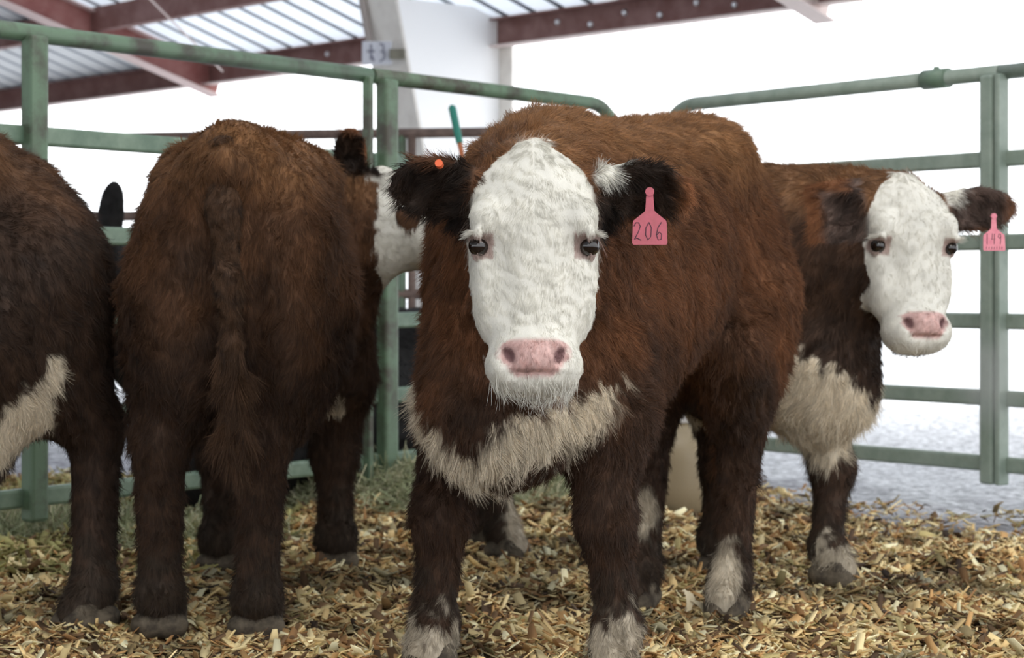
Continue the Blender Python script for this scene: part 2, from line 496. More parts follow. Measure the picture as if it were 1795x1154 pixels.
M_CHIP = tinted('wood_chip', 0.75, 0.2)
def chips(name, n, region, size, seed, zlift, label, edge_soft=.12):
    r = np.random.RandomState(seed)
    # more chips close by, where each is seen larger
    y = region[2] + (region[3] - region[2]) * r.rand(n) ** 1.25
    half = .268 * y + .25
    x = np.clip((r.rand(n) * 2 - 1) * half, region[0], region[1])
    k = bed_edge(x, y) > -edge_soft * r.rand(n) ** 4 * 12
    x, y = x[k], y[k]; n = len(x)
    L = size * r.lognormal(0, .5, n) * .5; W = L * r.uniform(.08, .42, n); T = r.uniform(.0012, .003, n)
    L = np.minimum(L, .042); W = np.minimum(W, .014)
    a = r.uniform(0, 2 * math.pi, n); pit = r.normal(0, .30, n); rol = r.normal(0, .35, n)
    ca, sa = np.cos(a), np.sin(a)
    ax = np.stack([ca * np.cos(pit), sa * np.cos(pit), np.sin(pit)], 1)
    ay0 = np.stack([-sa, ca, np.zeros(n)], 1); az0 = np.cross(ax, ay0)
    ay = ay0 * np.cos(rol)[:, None] + az0 * np.sin(rol)[:, None]; az = np.cross(ax, ay)
    z = bed_height(x, y) + zlift + r.rand(n) ** 2 * .016 + .35 * L * np.abs(np.sin(pit)) + .4 * W * np.abs(np.sin(rol))
    z = np.where(bed_edge(x, y) < .15, np.maximum(z - .012, -.033), z)
    c = np.stack([x, y, z], 1)
    V = []; 
    curl = r.normal(0, .22, n) * L
    for sx in (-1, 0, 1):
        wv = np.where(sx == 0, 1.0, r.uniform(.35, 1.0, n))
        sk = 0 if sx == 0 else r.normal(0, .25, n) * W
        for sy in (-1, 1):
            for sz in (-1, 1):
                V.append(c + ax * (sx * L)[:, None] + ay * (sy * W * wv + sk)[:, None] + az * (sz * T * .5 + (curl if sx != 0 else 0))[:, None])
    V = np.stack(V, 1)                                           # n,12,3
    q = np.array([(0, 4, 5, 1), (4, 8, 9, 5), (2, 3, 7, 6), (6, 7, 11, 10), (1, 5, 7, 3), (5, 9, 11, 7), (0, 2, 6, 4), (4, 6, 10, 8), (0, 1, 3, 2), (8, 10, 11, 9)])
    F = (q[None] + 12 * np.arange(n)[:, None, None]).reshape(-1, 4)
    pal = np.array([(.54, .38, .19), (.62, .49, .28), (.40, .23, .10), (.27, .14, .06), (.50, .38, .20), (.14, .08, .042), (.70, .62, .42), (.38, .30, .14), (.075, .045, .028)])
    pr = np.array([.16, .16, .12, .12, .12, .11, .08, .07, .06])
    ci = r.choice(len(pal), n, p=pr)
    P = np.stack([x, y, 0 * x], 1)
    col = pal[ci] * np.array([1.32, 1.36, 1.30]) * r.uniform(.75, 1.25, n)[:, None]
    damp = sstep(.2, 1.1, wnoise(P, .6, 321) + .5 * wnoise(P, .22, 322))            # trampled dark dirty patches
    col = col * (1 - .62 * damp)[:, None]
    grn = sstep(-.55, -.95, x) * sstep(5.6, 6.3, y) * (r.rand(n) < .5)
    col = np.where(grn[:, None] > .5, np.array([.40, .37, .15]) * r.uniform(.6, 1.2, n)[:, None], col)
    col = np.repeat(col, 12, 0)
    o = link(name, mesh_np(name, V.reshape(-1, 3), F, False, col), M_CHIP)
    tag(o, label, 'wood chips', kind='stuff')
    return o
chips('wood_chip_bedding', 150000, (-3, 3, 4.2, 9.3), .036, 401, -.004, 'tan and brown wood chip bedding spread over the pen floor')

# ------------------------------------------------------------------ hay
def hay(name, n, cx, cy, rx, ry, hgt, seed, label):
    r = np.random.RandomState(seed)
    g = np.clip(r.normal(0, .45, (n, 2)), -1.2, 1.2); x = cx + rx * g[:, 0]; y = cy + ry * g[:, 1]
    top = hgt * np.exp(-2.0 * (g ** 2).sum(1)); z = .0 + top * r.rand(n) ** .6 + .006
    a = r.uniform(0, 2 * math.pi, n); pit = r.normal(0, .35, n); L = r.uniform(.05, .16, n)
    d = np.stack([np.cos(a) * np.cos(pit), np.sin(a) * np.cos(pit), np.sin(pit)], 1)
    side = unit_rows(np.cross(d, r.normal(size=(n, 3)))); bend = r.normal(0, .3, (n, 1)) * np.cross(d, side) + r.normal(0, .2, (n, 1)) * side
    P = np.stack([x, y, z], 1)
    pts = P[:, None] + L[:, None, None] * (np.linspace(-.5, .5, 5)[None, :, None] * d[:, None] + (np.linspace(-1, 1, 5) ** 2)[None, :, None] * bend[:, None])
    pts[:, :, 2] = np.maximum(pts[:, :, 2], .004 + r.rand(n, 1) * .01)
    pal = np.array([(.42, .44, .26), (.34, .37, .22), (.52, .52, .36), (.24, .27, .15), (.60, .56, .38)])
    col = pal[r.choice(5, n)] * r.uniform(.7, 1.2, n)[:, None]
    hw = r.uniform(.0010, .0028, n)
    up = unit_rows(np.cross(d, side))
    ring = []
    for k in range(5):
        for q in (-1, 1): ring.append(pts[:, k] + side * (q * hw)[:, None] + up * (.0006 * q))
    V = np.stack(ring, 1)
    q = np.array([(2 * k, 2 * k + 1, 2 * k + 3, 2 * k + 2) for k in range(4)])
    F = (q[None] + 10 * np.arange(n)[:, None, None]).reshape(-1, 4)
    o = link(name, mesh_np(name, V.reshape(-1, 3), F, False, np.repeat(col, 10, 0)), M_CHIP)
    return tag(o, label, 'hay', kind='stuff')
hay('loose_hay', 9000, -.42, 8.05, .60, .36, .15, 411, 'loose green hay heaped under the fence between two cows')
hay('loose_hay', 8000, .22, 8.35, .42, .36, .10, 412, 'loose pale green hay seen between the front legs of the staring cow')
hay('loose_hay', 9000, -1.45, 7.0, .60, .40, .05, 413, 'thin yellowish green hay under the fence between the two cows standing rear on')

# a pale curled shaving that stands up among the chips
b = MB(); o_ = at(1203, 1078, 5.28); o_[2] = .012
for dx, dy, dz, ln, tw in ((0, 0, .0, .075, .3), (.012, .01, .0, .05, -.5), (.03, -.01, -.004, .045, .9)):
    t_ = np.linspace(0, 1, 7)
    pts = [o_ + np.array([dx + .02 * math.sin(2.2 * t + tw) - .018 * t, dy + .01 * t, dz + ln * (t - .3 * t * t)]) for t in t_]
    for i in range(6):
        w_ = .011 * math.sin(math.pi * (.15 + .8 * (i + .5) / 6))
        b.box((pts[i] + pts[i + 1]) / 2, (pts[i + 1] - pts[i]) * .53, np.array([w_ * math.cos(tw), w_ * math.sin(tw), w_ * .3]), np.array([-.001 * math.sin(tw), .001 * math.cos(tw), .0004]))
tag(b.build('wood_shaving', simple('pale_shaving', (.74, .64, .44), .7)), 'pale curled wood shaving standing up beside the hind hoof of the staring cow', 'wood shaving')

# ------------------------------------------------------------------ barn shell
EAVE_P = np.array([-.03, 15.2]); EAVE_D = unit(np.array([-.9, 1.0])); IN = np.array([-EAVE_D[1], EAVE_D[0]])   # IN points under the roof
if IN @ (np.array([0, 0]) - EAVE_P) < 0: IN = -IN
EAVE_Z, SLOPE, HALF = 2.62, .33, 9.5
def ev(s, q, z=0.0):
    """s along the eave (towards the far end), q inwards, z above the roof underside"""
    p = EAVE_P + EAVE_D * s + IN * q
    zr = EAVE_Z + .20 + SLOPE * (q if q < HALF else 2 * HALF - q)
    return np.array([p[0], p[1], zr + z])

m, nt, out = new_mat('translucent_roof_sheet')
p = N(nt, 'ShaderNodeBsdfPrincipled'); p.inputs['Base Color'].default_value = (.80, .84, .90, 1); p.inputs['Roughness'].default_value = .5
t = N(nt, 'ShaderNodeBsdfTranslucent'); t.inputs['Color'].default_value = (.80, .86, .95, 1)
mx = N(nt, 'ShaderNodeMixShader'); mx.inputs[0].default_value = .30
nt.links.new(p.outputs[0], mx.inputs[1]); nt.links.new(t.outputs[0], mx.inputs[2]); nt.links.new(mx.outputs[0], out.inputs[0])
M_ROOFLITE = m
M_ROOF = simple('galvanised_roof_sheet', (.62, .64, .66), .45, .25, .4)
M_RIB = simple('roof_rib_lap', (.30, .33, .38), .5, 0, .4)
def roof_sheet(name, s0, s1, q0, q1, mat):
    # ribbed sheet: trapezoid ribs every 0.30 m running up the slope
    prof = []
    s = s0
    while s < s1 - 1e-6:
        prof += [(s, 0), (s + .235, 0), (s + .25, .03), (s + .285, .03)]; s += .30
    prof.append((s, 0))
    vs = []; fs = []
    for (a, z) in prof: vs += [ev(a, q0, z), ev(a, q1, z)]
    for i in range(len(prof) - 1): fs.append((2 * i, 2 * i + 1, 2 * i + 3, 2 * i + 2))
    b = MB(); b._add(vs, fs)
    o = tag(b.build(name, mat), kind='structure')
    o.data.materials.append(M_RIB)                               # ribs are double sheet: no light comes through them
    for i, pl_ in enumerate(o.data.polygons): pl_.material_index = 0 if i % 4 == 0 else 1
    return o
roof_sheet('roof', -13.2, -9, -.08, HALF, M_ROOF)
roof_sheet('roof', -9, 4.2, -.08, HALF, M_ROOFLITE)
roof_sheet('roof', 4.2, 30, -.08, HALF, M_ROOF)
roof_sheet('roof', -13.2, 30, HALF, 2 * HALF + .5, M_ROOF)

# eave beam (channel with a pale lower flange), bolts on it
s0, s1 = -13, 26
bm_ = MB()
A_, B_ = ev(s0, 0), ev(s1, 0); zc = EAVE_Z + .10
bm_.bar((A_[0], A_[1], zc), (B_[0], B_[1], zc), .02, .20)
beam = tag(bm_.build('beam', M_BROWNSTEEL), kind='structure')
beam.name = 'eave_beam'
fl = MB(); i3 = np.array([IN[0], IN[1], 0])
fl.bar(np.array([A_[0], A_[1], EAVE_Z]) + i3 * .04, np.array([B_[0], B_[1], EAVE_Z]) + i3 * .04, .10, .014)
fl.build('lower_flange', M_PALESTEEL, beam)
fl = MB(); fl.bar(np.array([A_[0], A_[1], EAVE_Z + .2]) + i3 * .04, np.array([B_[0], B_[1], EAVE_Z + .2]) + i3 * .04, .10, .012)
fl.build('upper_flange', M_BROWNSTEEL, beam)
for i in range(16):
    s = -.55 - .34 * i if i < 12 else 1.2 + .5 * (i - 12)
    pnt = EAVE_P + EAVE_D * s + IN * .012
    bb = MB(); bb.sphere((pnt[0], pnt[1], EAVE_Z + (.075 if i % 2 else .125)), .023, 8, 6); bb.build('bolt', M_BOLT, beam, True)

def ibeam(name, a, b, depth, width, mw, mf, label=None):
    """I-beam from a to b, web vertical; web object with two flange children"""
    a = np.array(a, float); b = np.array(b, float); up = np.array([0, 0, 1.0]); t = unit(b - a); s = unit(np.cross(t, up)); n = np.cross(s, t)
    w = MB(); w.bar(a, b, .012, depth); o = tag(w.build(name, mw), kind='structure')
    f = MB(); f.bar(a - n * depth / 2, b - n * depth / 2, width, .014); f.build('lower_flange', mf, o)
    f = MB(); f.bar(a + n * depth / 2, b + n * depth / 2, width, .014); f.build('upper_flange', mf, o)
    return o
# purlins along the roof
for q in (1.15, 3.4, 5.7, 8.0):
    a = ev(-13, q, -.11); b_ = ev(28, q, -.11)
    w = MB(); w.bar(a, b_, .09, .20); tag(w.build('roof_beam', M_BROWNSTEEL), kind='structure')
# rafters running down to the eave
M_RFL = simple('pale_red_flange', (.58, .44, .42), .6)
for s in (3.95, 10.1, -2.95, -9.0):
    a = ev(s, HALF, -.36); b_ = ev(s, -.1, -.15)
    ibeam('roof_beam', a, b_, .24, .16, M_REDSTEEL if s > 0 else M_PALESTEEL, M_RFL if s > 0 else M_PALESTEEL)
# thin sway rods
for s in (3.3, 9.5):
    b = MB(); b.tube([ev(s, .3, -.25), ev(s - 3.2, 5.0, -.25)], .008, 6); tag(b.build('roof_beam', M_PALESTEEL), kind='structure')

# tapered steel column at the eave
def col_pt(px, py, d=15.0): return at(px, py, d)
C0 = EAVE_P + IN * .1                        # outer face
def cx(s, z): p = C0 + EAVE_D * s; return np.array([p[0], p[1], z])
ux = -IN     # web direction as seen from the pen
Cw = at(875, 300, 15.3)[:2]
def cw(t, z): p = Cw - ux * t; return np.array([p[0], p[1], z])
wb = MB(); fr_ = np.array([-ux[1], ux[0], 0])
W0, W1 = .50, 1.15                                            # web width at foot and at the eave
poly = [(0, -.03), (W0, -.03), (.925, 1.98), (W1, 2.9), (0, 2.9)]
wb.prism(poly, lambda x, y, z: cw(x, y) + fr_ * z, .02)
web = tag(wb.build('pillar', M_WHITEP), kind='structure')
f = MB(); f.bar(cw(0, -.03), cw(0, 2.95), .30, .02, up=(ux[0], ux[1], 0)); f.build('outer_flange', M_BEIGE, web)
f = MB()
for (t0, z0), (t1, z1) in (((W0, -.03), (.925, 1.98)), ((.925, 1.98), (W1, 2.9)), ((W1, 2.9), (W1 + .18, 3.3))):
    f.bar(cw(t0, z0), cw(t1, z1), .40, .022, up=(ux[0], ux[1], 0))
f.build('inner_flange', M_BEIGE, web)
# conduit down the inner flange, clamp, number plate
b = MB(); b.tube([at(630, -40, 14.62), at(637, 10, 14.62), at(646, 62, 14.62), at(652, 85, 14.62)], .028, 10)
tag(b.build('conduit_pipe', simple('conduit_grime', (.33, .29, .27), .6)), 'grimy conduit pipe running down the beige column edge', 'pipe')
pl = MB(); c0 = at(661, 93, 14.42); pl.box(c0, (.105, .0, 0), (0, .012, 0), (0, 0, .082))
plate = pl.build('number_plate', simple('grey_plate', (.50, .51, .56), .5), bevel=.004)
tag(plate, 'small grey metal number plate fixed on the beige column', 'sign')
ink = MB()
def pr(x, y): return c0 + np.array([x, -.0135, y])
for s in ([(-.042, .06), (-.042, -.05)], [(-.07, .012), (-.015, .012)], [(-.035, -.02), (-.02, -.06)], [(.018, .062), (.045, .058), (.046, .015), (.024, .012), (.05, .005), (.052, -.04), (.02, -.062)]):
    ink.tube([pr(*q) for q in s], .0075, 6)
ink.build('plate_number', simple('plate_ink', (.19, .19, .24), .6), plate)
b = MB(); b.box(at(697, 95, 14.36), (.055, .0, 0), (0, .05, 0), (0, 0, .034)); b.box(at(708, 95, 14.3), (.012, 0, 0), (0, .03, 0), (0, 0, .02))
tag(b.build('pipe_clamp', simple('clamp_grime', (.17, .16, .12), .6), bevel=.006), 'dark metal clamp bracket on the beige column beside its number plate', 'bracket')

# added end wall, out of view, that blocks light from the left
wv = MB(); a = ev(16, -.4)[:2]; b_ = ev(16, 2 * HALF)[:2]
wv.bar((a[0], a[1], 2.2), (b_[0], b_[1], 2.2), .05, 4.6); tag(wv.build('light_block_wall', simple('block_wall_tin', (.34, .33, .32), .7)), kind='structure')

# ------------------------------------------------------------------ corral panels
RZ = (1.662, 1.332, 1.014, .712, .418, .166)
def panel_frame(p0, d):
    d = unit(np.array(d)); return lambda s, z, o=0.0: np.array([p0[0] + d[0] * s - d[1] * o, p0[1] + d[1] * s + d[0] * o, z])
def corral(label, P, s0, s1, uprights, corner0=False, corner1=False, top_r=.030, mat=None, cutcol=M_GREEN, toplift=0.0):
    """P(s, z) frame; uprights: (s, half width, half depth)"""
    o = empty('corral_panel', P((s0 + s1) / 2, 0)); tag(o, label, 'fence panel', 'green corral panels')
    org = np.array(o.location)
    def add(mb, nm, mt, **k):
        q = mb.build(nm, mt, None, **k); q.data.transform(Matrix.Translation(-Vector(org))); q.parent = o; return q
    R = .22
    pts = []
    if corner0: pts += [P(s0, RZ[0] - R - .5)] + [P(s0 + R - R * math.cos(a), RZ[0] - R + R * math.sin(a)) for a in np.linspace(0, math.pi / 2, 8)]
    else: pts += [P(s0, RZ[0])]
    if corner1: pts += [P(s1 - R + R * math.sin(a), RZ[0] - R + R * math.cos(a)) for a in np.linspace(0, math.pi / 2, 8)] + [P(s1, RZ[0] - R - .5)]
    else: pts += [P(s1, RZ[0])]
    b = MB(); b.tube(pts, top_r, 14); add(b, 'top_rail', mat or M_GREENWORN, smooth=True)
    for z in RZ[1:]:
        b = MB(); b.bar(P(s0, z), P(s1, z), .036, .062); add(b, 'rail', cutcol, bevel=.010)
    for (s, hw, hd_) in uprights:
        b = MB(); dx = unit(P(1, 0) - P(0, 0)); dy = np.array([-dx[1], dx[0], 0]); c = P(s, (RZ[0] + .08) / 2) - dy * .03
        b.box(c, dx * hw, dy * hd_, (0, 0, (RZ[0] - .10) / 2)); add(b, 'upright', M_GREENWORN if mat is M_GREENWORN or mat is None else cutcol, bevel=min(.012, hw * .45))
    return o
LP0, LD = np.array([-1.625, 6.52]), np.array([1.11, 1.48])
PL = panel_frame(LP0, LD)
sL = float(np.linalg.norm(LD))
corral('green panel of the fence behind the two rear-on cows', PL, -2.4, 1.785, [(-.0 + .115, .036, .03), (1.745, .012, .02)], mat=M_GREENWORN)
corral('green panel of the fence ending in a rounded corner behind the staring cow', PL, 1.80, 3.52, [(1.86, .038, .03)], corner1=True)
RP0 = np.array([.695, 9.35]); RD = np.array([1.83, 7.88]) - RP0
PR = panel_frame(RP0, RD); sR = float(np.linalg.norm(RD))
corral('green panel of the fence in front of the bright opening with a rounded corner', PR, -.02, sR + .06, [(sR + .03, .032, .03)], corner0=True, mat=M_GREENGLARE, cutcol=M_GREENGLARE)
corral('green panel of the fence in front of the bright opening nearest the picture edge', PR, sR + .065, sR + 2.6, [(sR + .085, .012, .03)], mat=M_GREENGLARE, cutcol=M_GREENGLARE)
b = MB(); b.tube([PR(sR - .32, RZ[0]), PR(sR - .20, RZ[0])], .040, 14); b.tube([PR(sR - .26, RZ[0]), PR(sR - .26, RZ[0] + .048)], .013, 8)
tag(b.build('rail_coupling', M_GREEN, None, True), 'clamp collar around the top rail of the fence before the bright opening', 'clamp')

# brown pipe fence farther back
FB = panel_frame(at(705, 300, 11.5)[:2], (1.0, -.16))
o = empty('pipe_fence', FB(0, 0)); tag(o, 'thin brown pipe fence farther back beneath the beige column', 'fence')
org = np.array(o.location)
for z in (1.70, 1.25, .8):
    b = MB(); b.tube([FB(-4.2, z - .02), FB(-.6, z), FB(1.0, z)], .028, 10); q = b.build('rail', M_BROWNPIPE, None, True); q.data.transform(Matrix.Translation(-Vector(org))); q.parent = o
for s in (-4.0, -.0, .055, .95):
    b = MB(); b.tube([FB(s, -.03), FB(s, 1.70)], .024, 10); q = b.build('post', M_BROWNPIPE if s != 0 else M_GREENWORN, None, True); q.data.transform(Matrix.Translation(-Vector(org))); q.parent = o

# ------------------------------------------------------------------ pitchfork handle and water jug
top = at(792, 186, 9.9); low = at(812, 290, 9.75); d_ = unit(low - top); foot = top + d_ * (top[2] + .02) / (-d_[2])
o = empty('fork_handle', foot); tag(o, 'long wooden tool handle with a dark green grip leaning behind the staring cow', 'tool')
def add_rel(mb, nm, mt, par, org, **k):
    q = mb.build(nm, mt, None, **k); q.data.transform(Matrix.Translation(-Vector(org))); q.parent = par; return q
grip_end = at(806, 252, 9.8)
b = MB(); b.tube([top, top + d_ * .012, grip_end - d_ * .01, grip_end], [.012, .019, .017, .014], 14); add_rel(b, 'grip', simple('green_rubber', (.02, .19, .14), .5), o, foot, smooth=True)
b = MB(); b.tube([grip_end - d_ * .02, foot], .0125, 12); add_rel(b, 'shaft', simple('orange_wood', (.50, .16, .06), .6), o, foot, smooth=True)

jc = at(1195, 892, 7.7); jc[2] = 0
M_JUG = simple('tan_plastic_jug', (.27, .215, .135), .45, 0, .4)
o = empty('water_jug', jc); tag(o, 'tall tan plastic jug with a white cap standing behind the legs of the staring cow', 'jug')
b = MB(); b.lathe((0, 0, 0), [(.0, .0), (.118, .0), (.128, .012), (.130, .10), (.131, .20), (.122, .245), (.09, .285), (.055, .31), (.036, .322), (.034, .345), (.0, .345)], 32); b.build('jug_body', M_JUG, o, True)
b = MB(); b.lathe((0, 0, 0), [(.0, .335), (.040, .335), (.041, .365), (.036, .372), (.0, .373)], 24); b.build('cap', simple('white_cap', (.85, .85, .88), .35), o, True)
b = MB(); b.tube([(-.020, 0, .37), (-.018, 0, .39), (0, 0, .398), (.012, 0, .388), (.010, 0, .37)], .004, 8); b.build('cap_ring', simple('white_ring', (.85, .85, .88), .35), o, True)
# ------------------------------------------------------------------ cattle
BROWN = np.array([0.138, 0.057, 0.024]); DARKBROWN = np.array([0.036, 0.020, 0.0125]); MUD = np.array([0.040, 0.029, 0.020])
CREAM = np.array([0.68, 0.66, 0.595]); BUFF = np.array([0.60, 0.50, 0.36]); PINK = np.array([0.56, 0.37, 0.34])
BLACK = np.array([0.010, 0.009, 0.009])
CAMP = np.array([0, 0, CAMH])

class Cow: pass

def strands(P, Nn, flow, length, rng, seg=4, lift=0.35, rough=0.35, clump=0.012, clumpf=0.5, gravity=0.0, seed=1):
    """strand points grown from roots P along the skin, combed by flow"""
    n = len(P)
    f = unit_rows(flow - Nn * (flow * Nn).sum(1)[:, None])
    nz = np.stack([wnoise(P, 0.055, seed + i) for i in range(3)], 1) * 0.55 + np.stack([wnoise(P, 0.16, seed + 9 + i) for i in range(3)], 1) * 0.45
    nz += rng.normal(size=(n, 3)) * 0.28
    D = unit_rows(f + Nn * lift + nz * rough)
    D = unit_rows(D + Nn * np.maximum(0.10 - (D * Nn).sum(1), 0)[:, None])
    bend = np.stack([wnoise(P, 0.03, seed + 20 + i, 4) for i in range(3)], 1) * 0.25
    bend[:, 2] -= gravity
    t = np.linspace(0, 1, seg + 1)
    pts = P[:, None, :] + length[:, None, None] * (t[None, :, None] * D[:, None, :] + (t ** 2)[None, :, None] * bend[:, None, :])
    if clumpf > 0:
        J = P + 0.35 * clump * np.stack([wnoise(P, clump * 3, seed + 40 + i, 4) for i in range(3)], 1)
        c = (np.floor(J / clump) + 0.5) * clump
        key = np.floor(J / clump).astype(np.int64)
        h = ((key[:, 0] * 73856093) ^ (key[:, 1] * 19349663) ^ (key[:, 2] * 83492791)) % 1000 / 1000.0
        tip = c + length[:, None] * (D + bend)
        off = tip - pts[:, -1]
        pts += (t ** 1.5)[None, :, None] * (clumpf * (0.3 + 0.7 * h))[:, None, None] * off[:, None, :]
    return pts

def build_cow(name, label, S):
    C = Cow()
    rng = np.random.RandomState(S.get('seed', 1))
    h = unit(S['heading']); pos = np.array(S['pos'], float); s = S.get('s', 1.0)
    R2 = np.array([[h[0], -h[1]], [h[1], h[0]]])                 # columns: forward, left
    def loc(p):
        p = np.asarray(p, float); q = R2.T @ (p[:2] - pos)
        return np.array([q[0], q[1], p[2] if len(p) > 2 else 0.0])
    def dirl(d):
        d = np.asarray(d, float); q = R2.T @ d[:2]; return np.array([q[0], q[1], d[2]])
    lying = S.get('lying', False)
    black = S.get('black', False)
    feet = {k: loc(v) for k, v in S['feet'].items()}
    xh = (feet['HL'][0] + feet['HR'][0]) / 2; xf = (feet['FL'][0] + feet['FR'][0]) / 2
    xh += S.get('dxh', 0.0); xf += S.get('dxf', 0.0)
    drop = S.get('drop', 0.0)
    hs = S.get('hs', 1.0)
    poll = loc(S['poll']); u = unit(dirl(S['u'])); w = dirl(S['w']); w = unit(w - u * (u @ w)); v = np.cross(w, u)
    if v @ np.array([-w[1], w[0], 0]) < 0: v = -v                 # the cow's left
    A = np.stack([u * hs, v * hs, w * hs], 1)
    HF = (poll, A); HR_ = (poll, np.stack([u, v, w], 1))
    def hp(q): return poll + A @ np.array(q, float)

    # ---- grid: fine around the head
    ears = [dict(e) for e in S['ears']]
    for e in ears:
        for a, b_ in (('wdir', 'dir'), ('wopen', 'open')):
            if a in e: e[b_] = np.stack([u, v, w], 1).T @ dirl(e[a])
    hpts = np.array([hp(q) for q in ((-.03, -.16, -.2), (-.03, .16, .05), (.53, -.16, -.2), (.53, .16, .07), (.2, .16, -.28), (.2, -.16, -.28))] +
                    [hp(np.array(e['root']) + e['len'] * 1.15 * unit(e['dir'])) + np.array([0, 0, z]) for e in ears for z in (-.07, .07)])
    hl, hh = hpts.min(0) - 0.02, hpts.max(0) + 0.02
    hb, hf = S.get('res', (0.013, 0.006))
    lo = np.minimum([xh - 0.42, -0.52, -0.02], hl); hi = np.maximum([xf + 0.42, 0.52, 1.38 * s], hh)
    for q in feet.values():
        lo = np.minimum(lo, q - 0.12); hi = np.maximum(hi, q + 0.12)
    lo[2] = -0.02
    F = Field(*[axis_grid(lo[i], hi[i], hb, hl[i], hh[i], hf) for i in range(3)])

    # ---- trunk
    fat = S.get('fat', 1.0)
    T = [(xh - .225, .085, .86, 1.06), (xh - .175, .185, .74, 1.15), (xh - .09, .262, .64, 1.20), (xh + .04, .295, .58, 1.215),
         (xh + .2, .300, .555, 1.21), (xh + .45 * (xf - xh), .325, .52, 1.195), (xh + .62 * (xf - xh), .335, .495, 1.19),
         (xf - .15, .318, .475, 1.19), (xf, .285, .455, 1.185), (xf + .1, .245, .445, 1.14), (xf + .19, .185, .47, 1.05), (xf + .255, .11, .53, .93)]
    bl = S.get('barrel', 1.0)
    rise = S.get('rise', 0.0); rd_ = S.get('rumpdrop', 0.0)
    bu = S.get('tuck', 0.0)
    T = [(a, b, c + bu * max(0, 1 - abs(a - xh - .25) / .45), d + rise * np.clip((xf - a) / (xf - xh), 0, 1) - rd_ * max(0, (xh + .1 - a) / .32)) for a, b, c, d in T]
    T = [(a, b * s * fat * (bl if a > xh + .3 else 1.0), c * s - drop, d * s - drop) for a, b, c, d in T]
    F.loft(T, 0.05, n=S.get('n', 2.15))
    zz = lambda z: z * s - drop
    F.cone((xh - .15, 0, zz(1.13 + rise - rd_ * .7)), (xh - .215, 0, zz(1.10 + rise - rd_)), .075, .05, .08)                   # tail head
    rf = S.get('rump', fat / .87)
    for q in (-1, 1):
        F.ell((xh - .03, q * .135 * s * rf, zz(.78)), (.20, .145 * s * rf, .31), .09)             # thigh
        F.ell((xh + .18, q * .16 * s * rf, zz(1.09 + rise)), (.10, .07, .06), .12)                      # hook bone
        F.ell((xf - .02, q * .20 * s * fat, zz(.80)), (.16, .11 * s * fat, .28), .09)            # shoulder
    F.ell((xf + .16, 0, zz(.60)), (.14, .15 * s, .16), .10)                                      # brisket
    # ---- legs
    for k, q in feet.items():
        sd = 1 if k[1] == 'L' else -1
        kw = dict(k=0.05)
        if lying:
            z0 = 0.09
            if k[0] == 'F':
                F.cone((xf - .02, sd * .18, zz(.62)), (xf + .18, sd * .2, z0), .11, .07, .06); F.cone((xf + .18, sd * .2, z0), (q[0], q[1], z0), .065, .045, .03)
            else:
                F.cone((xh, sd * .18, zz(.7)), (xh + .3, sd * .30, z0 + .06), .16, .09, .06); F.cone((xh + .3, sd * .30, z0), (q[0], q[1], z0), .07, .045, .03)
            continue
        lt = S.get('leg', 1.0)
        if k[0] == 'F':
            sh = np.array([xf - .03, sd * .205 * s * fat, .76 * s]); el = np.array([.45 * q[0] + .55 * (xf - .05), .68 * sd * .22 * s * fat + .32 * q[1], .57 * s])
            kn = np.array([.85 * q[0] + .15 * xf + .012, .72 * q[1] + .28 * sd * .2 * fat, .335 * s]); ft = np.array([q[0] - .012, q[1], .105])
            F.cone(sh, el, .12 * s * min(1.05, fat / .85), .100 * s * lt, .08); F.cone(el, kn, .092 * s * lt, .056 * lt, .05)
            F.ell(kn, (.058 * lt, .056 * lt, .065), .04)
            F.cone(kn, ft, .050 * lt, .041 * lt, .03)
        else:
            st = np.array([xh + .15, sd * .175 * s * rf, .68 * s]); hk = np.array([.8 * q[0] + .2 * xh - .065, .85 * q[1] + .15 * sd * .14, .445 * s]); ft = np.array([q[0] - .015, q[1], .105])
            F.cone((xh - .02, sd * .16 * s * rf, .80 * s), hk + [.02, 0, .05], .15 * s * rf, .060 * lt, .05); F.cone(st, hk + [.02, 0, .03], .115 * s * rf, .056 * lt, .05)
            F.ell(hk + [-.012, 0, .03], (.052 * lt, .043 * lt, .065), .04)
            F.cone(hk, ft, .055 * lt, .043 * lt, .03)
        F.ell(ft, (.052 * lt, .052 * lt, .05), .03)
        F.cone(ft, (q[0] + .022, q[1], .045), .047 * lt, .052 * lt, .02)
    # ---- neck
    nb = hp((.13, 0, -.17))
    base = np.array([xf - .04, 0, zz(.90)])
    nk = S.get('neck', 1.0)
    mid = base * .45 + nb * .55 + np.array(S.get('neckbend', (0, 0, 0)), float)
    F.cone(base, mid, .245 * s * nk * min(1, .15 + fat), .205 * s * nk, .10); F.cone(mid, nb, .20 * s * nk, .135 * hs, .09)
    F.cone((xf - .12, 0, zz(1.09)), mid + [0, 0, .10], .11, .10, .10); F.cone(mid + [0, 0, .10], hp((.06, 0, -.13)), .10, .085, .08)
    dl = np.array([xf + .17, 0, zz(.56)])
    F.cone(hp((.27, 0, -.20)), mid * .5 + dl * .5 + [0, 0, -.03], .065, .085, .09); F.cone(mid * .5 + dl * .5 + [0, 0, -.03], dl, .085, .10, .09)
    # ---- head
    st = np.array([(-.004, .022, -.115, -.065), (.02, .058, -.155, -.035), (.05, .083, -.19, -.012), (.085, .103, -.215, 0.002), (.12, .119, -.235, .010), (.17, .1235, -.25, .012),
                   (.205, .1205, -.255, .006), (.26, .116, -.25, -.002), (.30, .109, -.235, -.004), (.34, .099, -.205, -.004), (.385, .084, -.165, -.002), (.42, .080, -.135, .004), (.455, .072, -.115, -.010), (.478, .050, -.10, -.035)])
